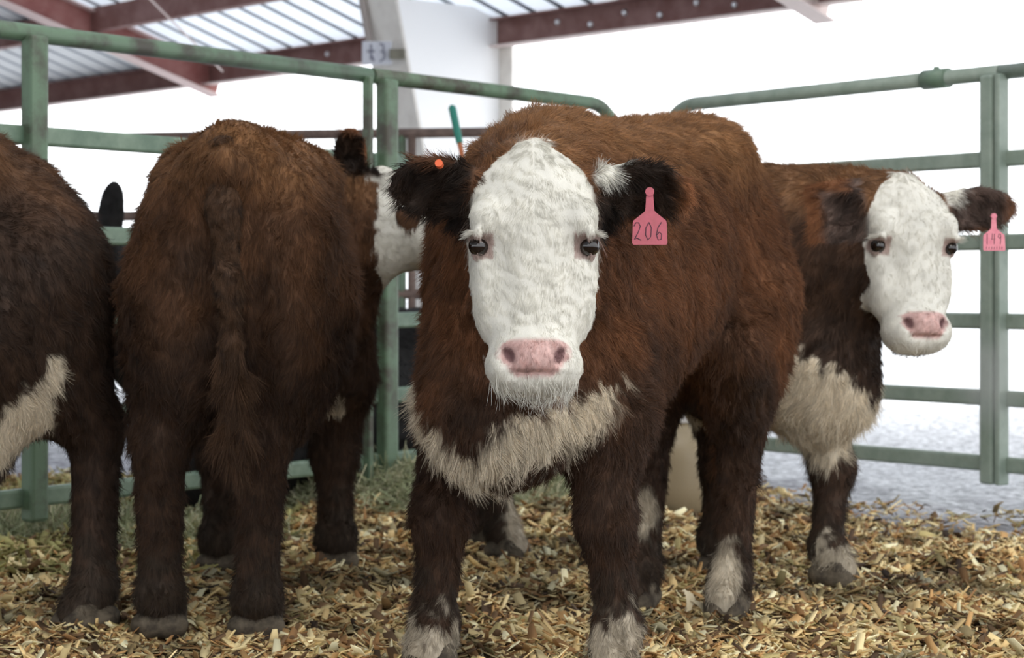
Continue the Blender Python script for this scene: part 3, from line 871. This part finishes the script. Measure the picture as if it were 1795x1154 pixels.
    F.loft(np.stack([st[:, 0], st[:, 1], st[:, 2], st[:, 3]], 1) * hs, .03, HR_, n=2.5)
    F.ell((.437, 0, -.052), (.050, .086, .070), .035, fr=HF)                                      # muzzle
    for q in (-1, 1):
        F.ell((.452, q * .052, -.050), (.036, .036, .055), .03, fr=HF)                            # lips
    F.ell((.478, 0, -.065), (.024, .052, .045), .025, fr=HF)                                      # chin
    F.ell((.428, 0, .005), (.026, .050, .022), .02, fr=HF)                                        # nose pad
    for q in (-1, 1):
        F.ell((.150, q * .098, -.018), (.040, .030, .034), .035, fr=HF)                           # brow
        F.ell((.29, q * .092, -.09), (.085, .026, .05), .05, fr=HF)                               # cheek
        F.ell((.205, q * .134, -.022), (.022, .020, .030), .016, 'carve', fr=HF)                  # eye socket
        F.cone((.186, q * .112, .012), (.187, q * .1215, -.036), .0085, .0085, .008, fr=HF)       # upper lid
        F.cone((.187, q * .1215, -.036), (.205, q * .119, -.062), .0085, .006, .008, fr=HF)
        F.cone((.186, q * .112, .012), (.215, q * .100, .010), .007, .006, .008, fr=HF)           # inner corner
        F.cone((.222, q * .104, .004), (.223, q * .1165, -.036), .0065, .0065, .008, fr=HF)       # lower lid
        F.cone((.223, q * .1165, -.036), (.205, q * .119, -.062), .0065, .006, .008, fr=HF)
        F.cone((.235, q * .085, .012), (.33, q * .070, .008), .020, .012, .04, 'carve', fr=HF)    # hollow beside the nose bridge
        F.cone((.412, q * .036, .030), (.440, q * .053, .012), .010, .0125, .010, 'carve', fr=HF)  # nostril
        F.cone((.436, q * .052, .012), (.424, q * .060, .000), .0095, .006, .008, 'carve', fr=HF)
    F.cone((.466, -.05, .005), (.466, .05, .005), .005, .005, .012, 'carve', fr=HF)               # lip line
    # ---- ears
    efr = []
    for e in ears:
        e1 = unit(e['dir']); e3 = np.array(e['open'], float); e3 = unit(e3 - e1 * (e1 @ e3)); e2 = np.cross(e3, e1)
        E = np.stack([u, v, w], 1) @ np.stack([e1, e2, e3], 1)
        o = hp(e['root']); ln = e['len'] * hs; wd = e['wid'] * hs
        fr = (o, E); efr.append((o, E, ln, wd))
        F.ell((ln * .54, 0, 0), (ln * .50, wd, wd * .55), .02, fr=fr)
        F.cone((-.03, 0, -.01), (ln * .28, 0, -.004), .042 * hs, .036 * hs, .035, fr=fr)
        F.ell((ln * .58, 0, wd * .42), (ln * .40, wd * .80, wd * .52), .012, 'carve', fr=fr)
    ctx = dict(xh=xh, xf=xf, zz=zz)
    for fn in S.get('extra', ()): fn(F, ctx)

    V, Q = F.mesh(); del F
    V = relax(V, Q, 3, .5)
    nrm = vnormals(V, Q)

    # ---- coat colours and hair settings at any points
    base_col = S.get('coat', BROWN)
    def head_coords(P): return ((P - poll) @ np.stack([u, v, w], 1)) / hs
    def ear_mask(P):
        m = np.zeros(len(P)); tmax = np.zeros(len(P)); redge = np.zeros(len(P)); inner = np.zeros(len(P))
        for e, (o, E, ln, wd) in zip(ears, efr):
            q = (P - o) @ E; rk = e.get('rimk', 1.0)
            k = sstep(.012, .034, q[:, 0]) * (np.abs(q[:, 1]) < wd * 1.5) * (np.abs(q[:, 2]) < wd * 1.1) * (q[:, 0] < ln * 1.2)
            m = np.maximum(m, k); tmax = np.maximum(tmax, rk * k * q[:, 0] / ln)
            redge = np.maximum(redge, rk * k * sstep(.70, 1.0, -q[:, 1] / wd) * sstep(.25, .5, q[:, 0] / ln))
            inner = np.maximum(inner, k * (q[:, 2] > -wd * .12) * sstep(1.0, .6, np.abs(q[:, 1]) / wd))
        return m, tmax, inner, redge
    def coat(P, Nn):
        H = head_coords(P); n = len(P)
        x, y, z = P.T
        n1 = wnoise(P, .05, 5); n2 = wnoise(P, .22, 6); n3 = wnoise(P, .015, 7)
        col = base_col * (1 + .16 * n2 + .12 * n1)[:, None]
        if black:
            return np.clip(BLACK * (1 + .3 * n1)[:, None], 0, 1), np.full(n, .018), np.zeros(n), np.ones(n), np.zeros(n)
        # tan guard hair along the topline; dirty legs and shade painted up the lower body
        top = sstep(.98, 1.2, z / s + .03 * n2) * S.get('toptan', 1.0)
        col = col * (1 - top)[:, None] + top[:, None] * np.array([.235, .115, .048]) * (1 + .15 * n1)[:, None]
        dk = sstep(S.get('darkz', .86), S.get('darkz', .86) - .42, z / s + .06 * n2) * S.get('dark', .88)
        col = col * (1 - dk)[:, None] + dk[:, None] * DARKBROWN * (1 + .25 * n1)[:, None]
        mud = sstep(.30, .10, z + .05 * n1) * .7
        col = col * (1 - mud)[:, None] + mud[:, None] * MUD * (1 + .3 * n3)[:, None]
        length = np.full(n, .024); dens = np.ones(n)
        length = np.where(z < .5, .021, length)
        white = np.zeros(n)
        # chest bib and underline
        if 'bib' in S:
            z0, sl, th, xm = S['bib']
            zv = z0 + sl * np.abs(y) + .014 * n1 + .006 * n3
            b = sstep(.012, -.012, z - zv) * sstep(-.014, .014, z - (zv - th)) * sstep(xm - .03, xm + .03, x + .02 * n1)
            white = np.maximum(white, b); length = np.where(b > .5, .034, length)
        zb = np.interp(x, [xh, xh + .45 * (xf - xh), xf], [.60 * s, .55 * s, .50 * s]) + .02 * n1
        b = sstep(.012, -.012, z - zb) * (Nn[:, 2] < .1) * (x > xh + .1) * (x < xf - .05) * (np.abs(y) < .2) * (z > .46 * s)
        white = np.maximum(white, b * S.get('belly', .8))
        for (c, r) in S.get('spots', ()):
            d = np.sqrt((((P - np.array(c)) / np.array(r)) ** 2).sum(1))
            white = np.maximum(white, sstep(1.12, .88, d + .10 * n1 + .05 * n3))
        for k, zt in S.get('socks', {}).items():
            q = feet[k]; near = np.hypot(x - q[0], y - q[1]) < .15
            fr_ = (x - q[0]) > -.02
            white = np.maximum(white, .62 * near * sstep(.02, -.02, z - zt * np.where(fr_, 1.0, .55) + .03 * n1))
        for k, (dx, dy, zc_, rx, ry, rz) in S.get('legspots', {}).items():
            q = feet[k]
            d = np.sqrt(((x - q[0] - dx) / rx) ** 2 + ((y - q[1] - dy) / ry) ** 2 + ((z - zc_) / rz) ** 2)
            white = np.maximum(white, .8 * sstep(1.25, .75, d + .12 * n1 + .05 * n3))
        wc = BUFF * .75 + CREAM * .25
        hwid = np.interp(H[:, 0], st[:, 0], st[:, 1]) + np.interp(H[:, 0], [.3, .36], [.014, .04])
        hwid = np.where(H[:, 2] < -.13, hwid - S.get('jawcut', .012), hwid)
        hd = (H[:, 0] < .515) * (H[:, 0] > -.06) * (np.abs(H[:, 1]) < hwid) * (H[:, 2] > -.27) * (H[:, 2] < .12) * 1.0
        em, et, ei, er = ear_mask(P)
        wl = np.interp(H[:, 0], [-.02, .05, .15, .25, .32, .45, .495, .52], list(S.get('wl', [-.085, -.10, -.12, -.13, -.15, -.14])) + [-.10, -.04])
        fw = hd * sstep(-.012, .012, H[:, 2] - wl + .012 * n1 + .005 * n3) * (1 - em)
        tuft = np.zeros(n)
        for e, (o, E, ln, wd) in zip(ears, efr):
            if e.get('tuft'):
                q = (P - o) @ E
                tuft = np.maximum(tuft, em * (q[:, 0] > 0) * (np.abs(q[:, 1]) < wd * 1.6) * sstep(.085, .055, q[:, 0] + .01 * n1) * sstep(0, .012, q[:, 1] * e['tuft'] - .012))
        shade = np.array([1, 1, 1]) + .05 * n1[:, None]
        col = col * (1 - white)[:, None] + white[:, None] * wc * shade
        face = CREAM * (1 + .05 * n2 + .04 * n1)[:, None] * (1 - .10 * sstep(.1, 1.2, n2))[:, None]
        col = col * (1 - fw)[:, None] + fw[:, None] * face
        earc = S.get('earcol', DARKBROWN) * (1 + .35 * n1)[:, None] * (.6 + .5 * sstep(.6, 1.0, et))[:, None]
        rim = np.maximum(sstep(.8, 1.02, et), er)
        earc = earc * (1 - rim)[:, None] + rim[:, None] * BROWN * S.get('rim', 1.5)
        col = col * (1 - em)[:, None] + em[:, None] * earc
        col = col * (1 - tuft)[:, None] + tuft[:, None] * CREAM
        # pink nose and eye rims
        u_, v_, w_ = H.T
        vw = np.interp(u_, [.392, .405, .43, .445, .46, .475], [.040, .066, .072, .058, .046, .034])
        nose = hd * sstep(.006, -.006, np.abs(v_) - vw + .003 * n3) * sstep(-.006, .006, u_ - .397) * sstep(.006, -.006, u_ - .470) * (w_ > -.045)
        col = col * (1 - nose)[:, None] + nose[:, None] * PINK * (1 + .12 * n3 + .08 * n1)[:, None]
        nost = np.zeros(n); lid = np.zeros(n)
        for q in (-1, 1):
            nost = np.maximum(nost, nose * sstep(.0155, .008, np.sqrt(((u_ - .427 + (v_ * q - .049) * .5) / 1.25) ** 2 + (v_ - q * .049) ** 2)))
            lid = np.maximum(lid, hd * sstep(.030, .022, np.sqrt((u_ - .205) ** 2 + ((w_ + .022) * .62) ** 2)) * (v_ * q > .08))
        col = col * (1 - .85 * nost)[:, None] + .85 * nost[:, None] * np.array([.10, .04, .045])
        col = col * (1 - .8 * lid)[:, None] + .8 * lid[:, None] * np.array([.36, .24, .21])
        length = np.where(fw > .4, .0080 + .010 * sstep(.05, -.02, u_), length)
        length = np.where((fw > .4) & (u_ > .36), .006, length)
        length = np.where(em > .5, .026, length)
        length = np.where((hd > .5) & (fw < .4) & (em < .5), .018, length)
        dens = np.where((nose > .35) | (lid > .55), 0.0, dens)
        dens = np.where(fw > .5, 2.6, dens); dens = np.where(em > .5, 1.6, dens)
        return np.clip(col, 0.002, 1), length, fw, dens, em
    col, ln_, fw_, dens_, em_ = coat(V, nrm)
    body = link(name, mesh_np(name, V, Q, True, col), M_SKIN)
    body.location = (pos[0], pos[1], 0); body.rotation_euler = (0, 0, math.atan2(h[1], h[0]))
    tag(body, label, 'cow', S.get('group'))

    # ---- hair
    cl = loc(CAMP)
    def hair_for(V, Q, nrm, count, nm, parent, lscale=1.0, rad=.00055, clumpf=None, flowf=None, colf=None, lift=None):
        tc = unit_rows(cl - V); fac = (tc * nrm).sum(1)
        if colf is None:
            _, L0, fw, dn, em = coat(V, nrm)
        else: dn = np.ones(len(V))
        wt = dn * np.where(fac < -.55, 0.0, np.where(fac < -.15, .3, 1.0))
        wt = wt * np.where(V[:, 2] < .055, 0, 1)
        P, Nn = sample_surface(V, Q, nrm, count, wt, rng)
        if colf is None:
            c, L, fw, dn, em = coat(P, Nn)
        else: c, L = colf(P); fw = np.zeros(count); em = fw
        H = head_coords(P); z = P[:, 2]
        flow = np.tile(np.array([-.6, 0, -1.0]), (count, 1))
        tp = sstep(.55, .9, Nn[:, 2]); flow = flow * (1 - tp)[:, None] + tp[:, None] * np.stack([-np.ones(count), P[:, 1] * 3, np.zeros(count)], 1)
        lg = z < .5 * s; flow[lg] = [-.1, 0, -1]
        if flowf is not None: flow = flowf(P)
        hd = (fw > .4); flow[hd] = u
        fh = hd & (H[:, 0] < .17)
        flow[fh] = u + np.outer(np.sign(H[fh, 1]) * .35, v)
        for (o, E, ln, wd) in efr:
            q = (P - o) @ E; k = (em > .5) & (q[:, 0] > 0) & (q[:, 0] < ln * 1.2) & (np.abs(q[:, 1]) < wd * 1.6)
            flow[k] = E[:, 0] * .75 + np.array([0, 0, -.65])
        L = L * lscale * rng.uniform(.6, 1.2, count)
        hair_tint = c * np.where(hd, rng.uniform(.86, 1.12, count), rng.uniform(.60, 1.42, count))[:, None]
        out = []; tints = []; rr = []
        for sel, lf, rg, cs, cf in ((hd, .05, .05, .008, .0), (~hd, S.get('lift', .42), .55, .016, .45 if clumpf is None else clumpf)):
            if sel.sum() == 0: continue
            Ls = L[sel]
            lowleg = sstep(.6, .35, z[sel])
            out.append(strands(P[sel], Nn[sel], flow[sel], Ls, rng, 3, lf if lift is None else lift, rg, cs, cf, .12, seed=S.get('seed', 1) + (3 if cf > .3 else 0)))
            tints.append(hair_tint[sel]); rr.append(np.full(sel.sum(), rad * (.7 if cf < .3 else 1.0)) * rng.uniform(.7, 1.2, sel.sum()))
        return hair_object(nm, np.concatenate(out), M_FUR, parent, np.concatenate(rr), np.concatenate(tints))
    if S.get('hairs', 0):
        hair_for(V, Q, nrm, S['hairs'], 'fur_coat', body, rad=S.get('hrad', .00055))

    # ---- whiskers and lashes
    if S.get('whiskers', 0):
        nw = S['whiskers']
        Hh = head_coords(V); wt = ((Hh[:, 0] > .468) & (Hh[:, 2] > -.12) & (Hh[:, 2] < .0)).astype(float) + .0
        P, Nn = sample_surface(V, Q, nrm, nw, wt, rng)
        pts = strands(P, Nn, np.tile(u, (nw, 1)), rng.uniform(.012, .045, nw) * hs, rng, 4, .5, .5, .02, .2, .15, seed=31)
        hair_object('chin_whiskers', pts, M_FUR, body, np.full(nw, .0005), np.tile(CREAM, (nw, 1)))
        for q in (-1, 1):
            nl = 110
            t = rng.random_sample(nl)
            P = np.array([hp((.184 + .004 * rng.rand(), q * (.113 + .010 * a), .008 - .045 * a)) for a in t])
            d = np.outer(np.ones(nl), v * q) * rng.uniform(.5, 1.0, nl)[:, None] + np.outer(rng.uniform(.1, .9, nl), w) + np.outer(rng.uniform(-.55, .05, nl), u)
            d = unit_rows(d)
            k = np.linspace(0, 1, 5); L = rng.uniform(.014, .034, nl) * hs
            pts = P[:, None] + L[:, None, None] * (k[None, :, None] * d[:, None] + .35 * (k ** 2)[None, :, None] * u[None, None])
            hair_object('eyelashes', pts, M_FUR, body, np.full(nl, .00055), np.tile(CREAM, (nl, 1)))
    # ---- eyes
    for q in (-1, 1):
        c = hp((.205, q * .1100, -.030))
        b = MB(); b.sphere((0, 0, 0), .0208 * hs, 20, 14)
        e = b.build('eye', M_EYE, body, True); e.location = c
    # ---- hooves
    if not lying:
        if 'hoof_mesh' not in globals_cache:
            G = Field(*[np.arange(a, b_, .0042) for a, b_ in ((-.09, .11), (-.08, .08), (-.012, .1))])
            for q in (-1, 1):
                G.cone((-.028, q * .022, .03), (.030, q * .024, .016), .036, .026, .012)
                G.cone((.012, q * .022, .058), (.048, q * .019, .012), .028, .017, .014)
            G.cone((.10, 0, .0), (.02, 0, .05), .006, .003, .006, 'carve')
            G.f = np.maximum(G.f, -(G.zs[None, None, :] - .0)); G.f = np.maximum(G.f, G.zs[None, None, :] - .072)
            hv, hq = G.mesh(); hv = relax(hv, hq, 1)
            globals_cache['hoof_mesh'] = mesh_np('hoof', hv, hq, True); globals_cache['hoof_mesh'].materials.append(M_HOOF)
        for k, q in feet.items():
            o = bpy.data.objects.new('hoof', globals_cache['hoof_mesh']); sc.collection.objects.link(o); o.parent = body
            lt = S.get('leg', 1.0)
            o.location = (q[0] + .012, q[1], 0); o.scale = (1.08 * lt, 1.08 * lt, 1.0)
            o.rotation_euler = (0, 0, S.get('toe', {}).get(k, 0.0))
    # ---- tail
    if 'tail' in S:
        tp = [np.array(q, float) for q in S['tail']]               # local points, last three make the switch
        lo_ = np.min(tp, 0) - .1; hi_ = np.max(tp, 0) + .1
        G = Field(*[np.arange(lo_[i], hi_[i], .009) for i in range(3)])
        rs = S.get('tail_r', [.042, .034, .028, .022, .026, .030, .012])
        for i in range(len(tp) - 1): G.cone(tp[i], tp[i + 1], rs[i], rs[i + 1], .03)
        tv, tq = G.mesh(); tv = relax(tv, tq, 2); tn = vnormals(tv, tq)
        tcol = np.tile(BLACK if black else S.get('tailcol', BROWN * .8), (len(tv), 1))
        t_ = link('tail', mesh_np('tail', tv, tq, True, tcol), M_SKIN, body)
        if S.get('hairs', 0):
            zsw = tp[3][2]
            def tcf(P):
                L = np.where(P[:, 2] < zsw, .055, .015)
                return S.get('tailcol', BROWN * .8) * (1 + .3 * wnoise(P, .04, 77))[:, None], L
            hair_for(tv, tq, tn, S.get('tailhairs', 14000), 'tail_hair', t_, colf=tcf, flowf=lambda P: np.tile([-.12, 0, -1.0], (len(P), 1)), lift=.25)
    C.body = body; C.hp = hp; C.frame = np.stack([u, v, w], 1); C.hs = hs; C.efr = efr; C.loc = loc; C.feet = feet; C.xh = xh; C.xf = xf
    return C

globals_cache = {}

STROKES = {
    '2': [[(.05, .78), (.22, .98), (.5, .98), (.66, .78), (.5, .5), (.1, .05), (.35, .12), (.75, .0)]],
    '0': [[(.45, 1.0), (.15, .7), (.12, .3), (.35, .02), (.62, .2), (.68, .7), (.45, 1.0)]],
    '6': [[(.6, 1.0), (.28, .72), (.12, .3), (.3, .02), (.58, .06), (.62, .34), (.4, .46), (.18, .3)]],
    '1': [[(.4, 1.0), (.36, .0)]],
    '4': [[(.25, 1.0), (.12, .45), (.7, .5)], [(.6, 1.0), (.5, .0)]],
    '9': [[(.62, .75), (.4, .55), (.16, .7), (.3, .97), (.58, .95), (.62, .7), (.5, .0)]],
    '-': [[(.1, .5), (.6, .5)]],
}
def ear_tag(cow, ear, at_loc, number, mat, wtop, scale=1.0, face=None, small=False, digit=.042):
    """a flexible tag hanging in an ear; at_loc = top of its neck in cow space; face = direction it faces in cow space"""
    fw_ = unit(face); dn = np.array([0, 0, -1.0]); dn = unit(dn - fw_ * (fw_ @ dn) + np.array(wtop)); sx = np.cross(dn, fw_)
    if sx @ cow.loc(np.array([1.0, 0, 0]) + np.array([*cow.body.location[:2], 0])) < 0: sx = -sx
    o = np.array(at_loc, float)
    def fr(x, y, z): return o + scale * (sx * x - dn * y + fw_ * (z + .35 * (y * y)))
    poly = [(-.007, .0), (.007, .0), (.010, -.046), (.016, -.052), (.036, -.068), (.0375, -.074), (.039, -.118), (.0365, -.122), (-.0365, -.122), (-.039, -.118), (-.0375, -.074), (-.036, -.068), (-.016, -.052), (-.010, -.046)]
    b = MB(); b.prism(poly, fr, .003); t = b.build('ear_tag', mat, cow.body)
    b = MB(); b.tube([fr(0, -.004, -.004), fr(0, -.004, .005)], .010 * scale, 14); b.build('tag_button', mat, t)
    ink = MB()
    W = digit * .60; x0 = -W * len(number) / 2
    for i, ch in enumerate(number):
        for s in STROKES[ch]:
            ink.tube([fr(x0 + (i + a * .95) * W, -.112 + (.012 if small else .0) + b_ * digit, .0022) for a, b_ in s], .0011 * scale, 6)
    if small:
        for i in range(7):
            ink.tube([fr(-.028 + i * .009, -.117, .0022), fr(-.027 + i * .009, -.108, .0022)], .0008 * scale, 5)
    ink.build('tag_number', M_INK, t)
    return t
# ------------------------------------------------------------------ the animals
def ears2(l=None, r=None, **k): return [x for x in (r, l) if x]

MAIN = dict(seed=11, heading=(-.45, -.89), pos=(.265, 4.90), s=1.015, fat=.64, barrel=1.16,  rump=.84, rise=.055, neck=.80, belly=0, tuck=.12, rim=2.2, feet=dict(FR=(-.175, 4.50), FL=(.222, 4.43), HR=(.335, 5.42), HL=(.552, 5.24)),
            poll=at(936, 249, 4.09), u=(0, -.16, -.985), w=(0, -.985, .16), hs=1.0, hairs=230000,
            ears=[dict(root=(.085, -.098, -.07), dir=(-.10, -1, -.10), open=(.35, 0, .9), len=.185, wid=.062, rimk=.45),
                  dict(root=(.085, .098, -.07), dir=(.02, 1, -.05), open=(.35, 0, .9), len=.215, wid=.060, tuft=1)],
            bib=(.505, .62, .085, .55), socks=dict(FL=.13, FR=.12), legspots=dict(HL=(.055, 0, .13, .05, .05, .11), HR=(.05, .01, .26, .07, .06, .07)), whiskers=420, toe=dict(FL=.35, FR=.5, HL=.3, HR=.3),
            tail=[(-.70, 0, 1.12), (-.76, 0, 1.0), (-.765, 0, .8), (-.75, 0, .62), (-.74, 0, .5), (-.73, 0, .38), (-.72, 0, .30)])
RIGHT = dict(seed=23, heading=(.84, -.54), pos=(.355, 6.15), s=.98, fat=.9, dxh=.12, feet=dict(FL=(.905, 5.83), FR=(.605, 6.0), HR=(-.02, 6.34), HL=(-.085, 6.58)),
             poll=at(1602, 303, 5.62), u=(.03, -.20, -.98), w=(.26, -.95, .19), hs=.98, hairs=130000, coat=np.array([.085, .040, .02]), darkz=1.12,
             ears=[dict(root=(.085, -.095, -.075), dir=(-.02, -1, -.35), open=(.3, .2, .9), len=.155, wid=.058),
                   dict(root=(.085, .095, -.075), dir=(-.05, 1, -.02), open=(.4, 0, .9), len=.245, wid=.062, tuft=1)],
             tuck=.10, earcol=np.array([.15, .10, .08]), bib=(.505, .85, .175, .48), socks=dict(FL=.12, FR=.05), legspots=dict(HR=(.055, 0, .12, .05, .05, .12)), whiskers=140, toptan=.6,
             tail=[(-.52, 0, 1.06), (-.57, 0, .95), (-.575, 0, .76), (-.56, 0, .6), (-.55, 0, .48), (-.54, 0, .38), (-.53, 0, .30)])
RUMP = dict(seed=37, heading=(-.03, 1), pos=(-.675, 5.52), s=1.02, fat=.76, barrel=.95, rump=.90, spots=[((-.25, -.2, .61), (.08, .1, .10)), ((-.2, -.17, .53), (.08, .1, .05))], wl=[-.05, -.045, -.06, -.22, -.30, -.25], darkz=1.0, coat=np.array([.098, .045, .021]), tailcol=np.array([.075, .040, .022]), n=2.0, feet=dict(HL=(-.85, 4.97), HR=(-.613, 4.94), FL=(-.862, 6.06), FR=(-.525, 6.12)),  # coat darkened to paint in the dimmer light on the left
            neck=.8, jawcut=-.02, neckbend=(.10, 0, .02), poll=at(604, 282, 6.02), u=(.84, -.06, -.53), w=(.45, .34, .80), hs=.93, hairs=200000,
            ears=[dict(root=(.07, -.095, -.085), wdir=(.02, -.25, 1), wopen=(.4, -.9, 0), len=.165, wid=.052),
                  dict(root=(.05, .095, -.085), wdir=(-.75, .3, .75), wopen=(0, -1, 0), len=.17, wid=.05)],
            toptan=.8, leg=1.12, extra=[lambda F, k: [F.cone((k['xh'] - .255, q * .055, 1.05), (k['xh'] - .21, q * .05, .58), .028, .032, .03, 'carve') for q in (-1, 1)]],
            tail=[(-.755, .01, 1.16), (-.80, .012, 1.02), (-.81, .0, .85), (-.80, -.005, .70), (-.79, -.01, .62), (-.78, -.012, .50), (-.77, -.012, .42)])
LEFT = dict(seed=51, heading=(-.74, -.67), pos=(-1.68, 4.805), rump=1.3, rumpdrop=.13, dxf=.10, darkz=1.25, coat=np.array([.070, .034, .018]), leg=1.15, s=1.06, fat=.88, n=2.0, feet=dict(HL=(-1.045, 5.07), HR=(-1.45, 5.12), FL=(-1.85, 4.38), FR=(-2.15, 4.62)), dxh=.05,  # dim light far from the opening is put into this dark coat
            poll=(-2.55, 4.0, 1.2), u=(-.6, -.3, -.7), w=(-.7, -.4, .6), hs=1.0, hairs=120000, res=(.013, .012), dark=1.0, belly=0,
            ears=[dict(root=(.085, -.095, -.07), dir=(-.02, -1, -.1), open=(.3, 0, .9), len=.18, wid=.056),
                  dict(root=(.085, .095, -.07), dir=(-.02, 1, -.1), open=(.3, 0, .9), len=.18, wid=.056)],
            toptan=.4, spots=[((-.44, .25, .53), (.075, .16, .10)), ((-.475, .27, .635), (.04, .14, .07)), ((-.38, .25, .47), (.08, .16, .06))],
            extra=[lambda F, k: (F.ell((k['xh'] - .15, .06, .66), (.10, .11, .17), .08), F.ell((-.30, .10, .545), (.22, .20, .245), .08))])
BLACK_COW = dict(seed=71, heading=(-.6, -.8), pos=(-.90, 8.2), s=1.0, drop=.46, lying=True, feet=dict(FL=(-1.0, 7.85), FR=(-1.35, 7.95), HL=(-.35, 8.30), HR=(-.75, 8.62)), black=True,
               poll=at(148, 400, 7.42), u=(-.35, -.45, -.82), w=(-.5, -.6, .62), hs=.95, hairs=40000, res=(.016, .010), dxh=-.28, dxf=-.08,
               ears=[dict(root=(.06, -.095, -.08), wdir=(-.7, .3, .6), wopen=(-.5, -.8, 0), len=.18, wid=.052),
                     dict(root=(.04, .085, -.08), wdir=(.12, -.1, 1), wopen=(.5, .9, 0), len=.25, wid=.060)])
COWS = {}
def make_cattle():
    c = COWS['main'] = build_cow('hereford_cow', 'large brown white-faced cow staring straight at the camera in mid pen', MAIN)
    ear_tag(c, None, c.loc(at(1139, 333, 4.10)), '206', M_TAG, (0, 0, 0), .90, face=c.loc(np.array([MAIN['pos'][0] - .05, MAIN['pos'][1] - 1, 0])), digit=.040)
    b = MB(); p = c.loc(at(771, 290, 4.08)); b.tube([p, p + [.012, .004, .004]], .008, 12); b.build('ear_button', M_ORANGE, c.body)
    c = COWS['right'] = build_cow('hereford_cow', 'smaller white-faced brown cow with white chest behind the staring cow, beside the bright fence', RIGHT)
    ear_tag(c, None, c.loc(at(1742, 377, 5.60)), '149', M_TAGPALE, (0, 0, 0), .80, face=c.loc(np.array([RIGHT['pos'][0] + .1, RIGHT['pos'][1] - 1, 0])), small=True, digit=.036)
    COWS['rump'] = build_cow('hereford_cow', 'brown cow seen from behind with its tail hanging and head turned aside', RUMP)
    COWS['left'] = build_cow('hereford_cow', 'dark brown cow cut off at the left edge, white patch ahead of its hind leg', LEFT)
    COWS['black'] = build_cow('black_cow', 'black cow lying down in the shade beyond the green fence, one ear pricked up', BLACK_COW)
make_cattle()

# breath hanging in the cold air beside the smaller cow's muzzle
m, nt, out = new_mat('breath_vapour')
tc = N(nt, 'ShaderNodeTexCoord'); ln_ = N(nt, 'ShaderNodeVectorMath', operation='LENGTH'); nt.links.new(tc.outputs['Object'], ln_.inputs[0])
nz = N(nt, 'ShaderNodeTexNoise'); nz.inputs['Scale'].default_value = 2.2; nz.inputs['Detail'].default_value = 3; nt.links.new(tc.outputs['Object'], nz.inputs['Vector'])
a1 = N(nt, 'ShaderNodeMath', operation='SUBTRACT'); a1.inputs[0].default_value = 1.0; nt.links.new(ln_.outputs['Value'], a1.inputs[1])
a2 = N(nt, 'ShaderNodeMath', operation='MULTIPLY'); nt.links.new(a1.outputs[0], a2.inputs[0]); nt.links.new(nz.outputs['Fac'], a2.inputs[1])
a3 = N(nt, 'ShaderNodeMath', operation='MULTIPLY'); a3.use_clamp = False; nt.links.new(a2.outputs[0], a3.inputs[0]); a3.inputs[1].default_value = 6.0
a4 = N(nt, 'ShaderNodeMath', operation='MAXIMUM'); nt.links.new(a3.outputs[0], a4.inputs[0]); a4.inputs[1].default_value = 0.0
vs_ = N(nt, 'ShaderNodeVolumeScatter'); vs_.inputs['Color'].default_value = (1, 1, 1, 1); nt.links.new(a4.outputs[0], vs_.inputs['Density'])
nt.links.new(vs_.outputs[0], out.inputs['Volume'])
b = MB(); b.sphere((0, 0, 0), 1.0, 24, 14); o = b.build('breath_vapour', m)
o.location = at(1738, 662, 5.75); o.scale = (.13, .16, .17)
tag(o, 'faint white breath vapour drifting in front of the pale fence posts', 'breath', kind='stuff')
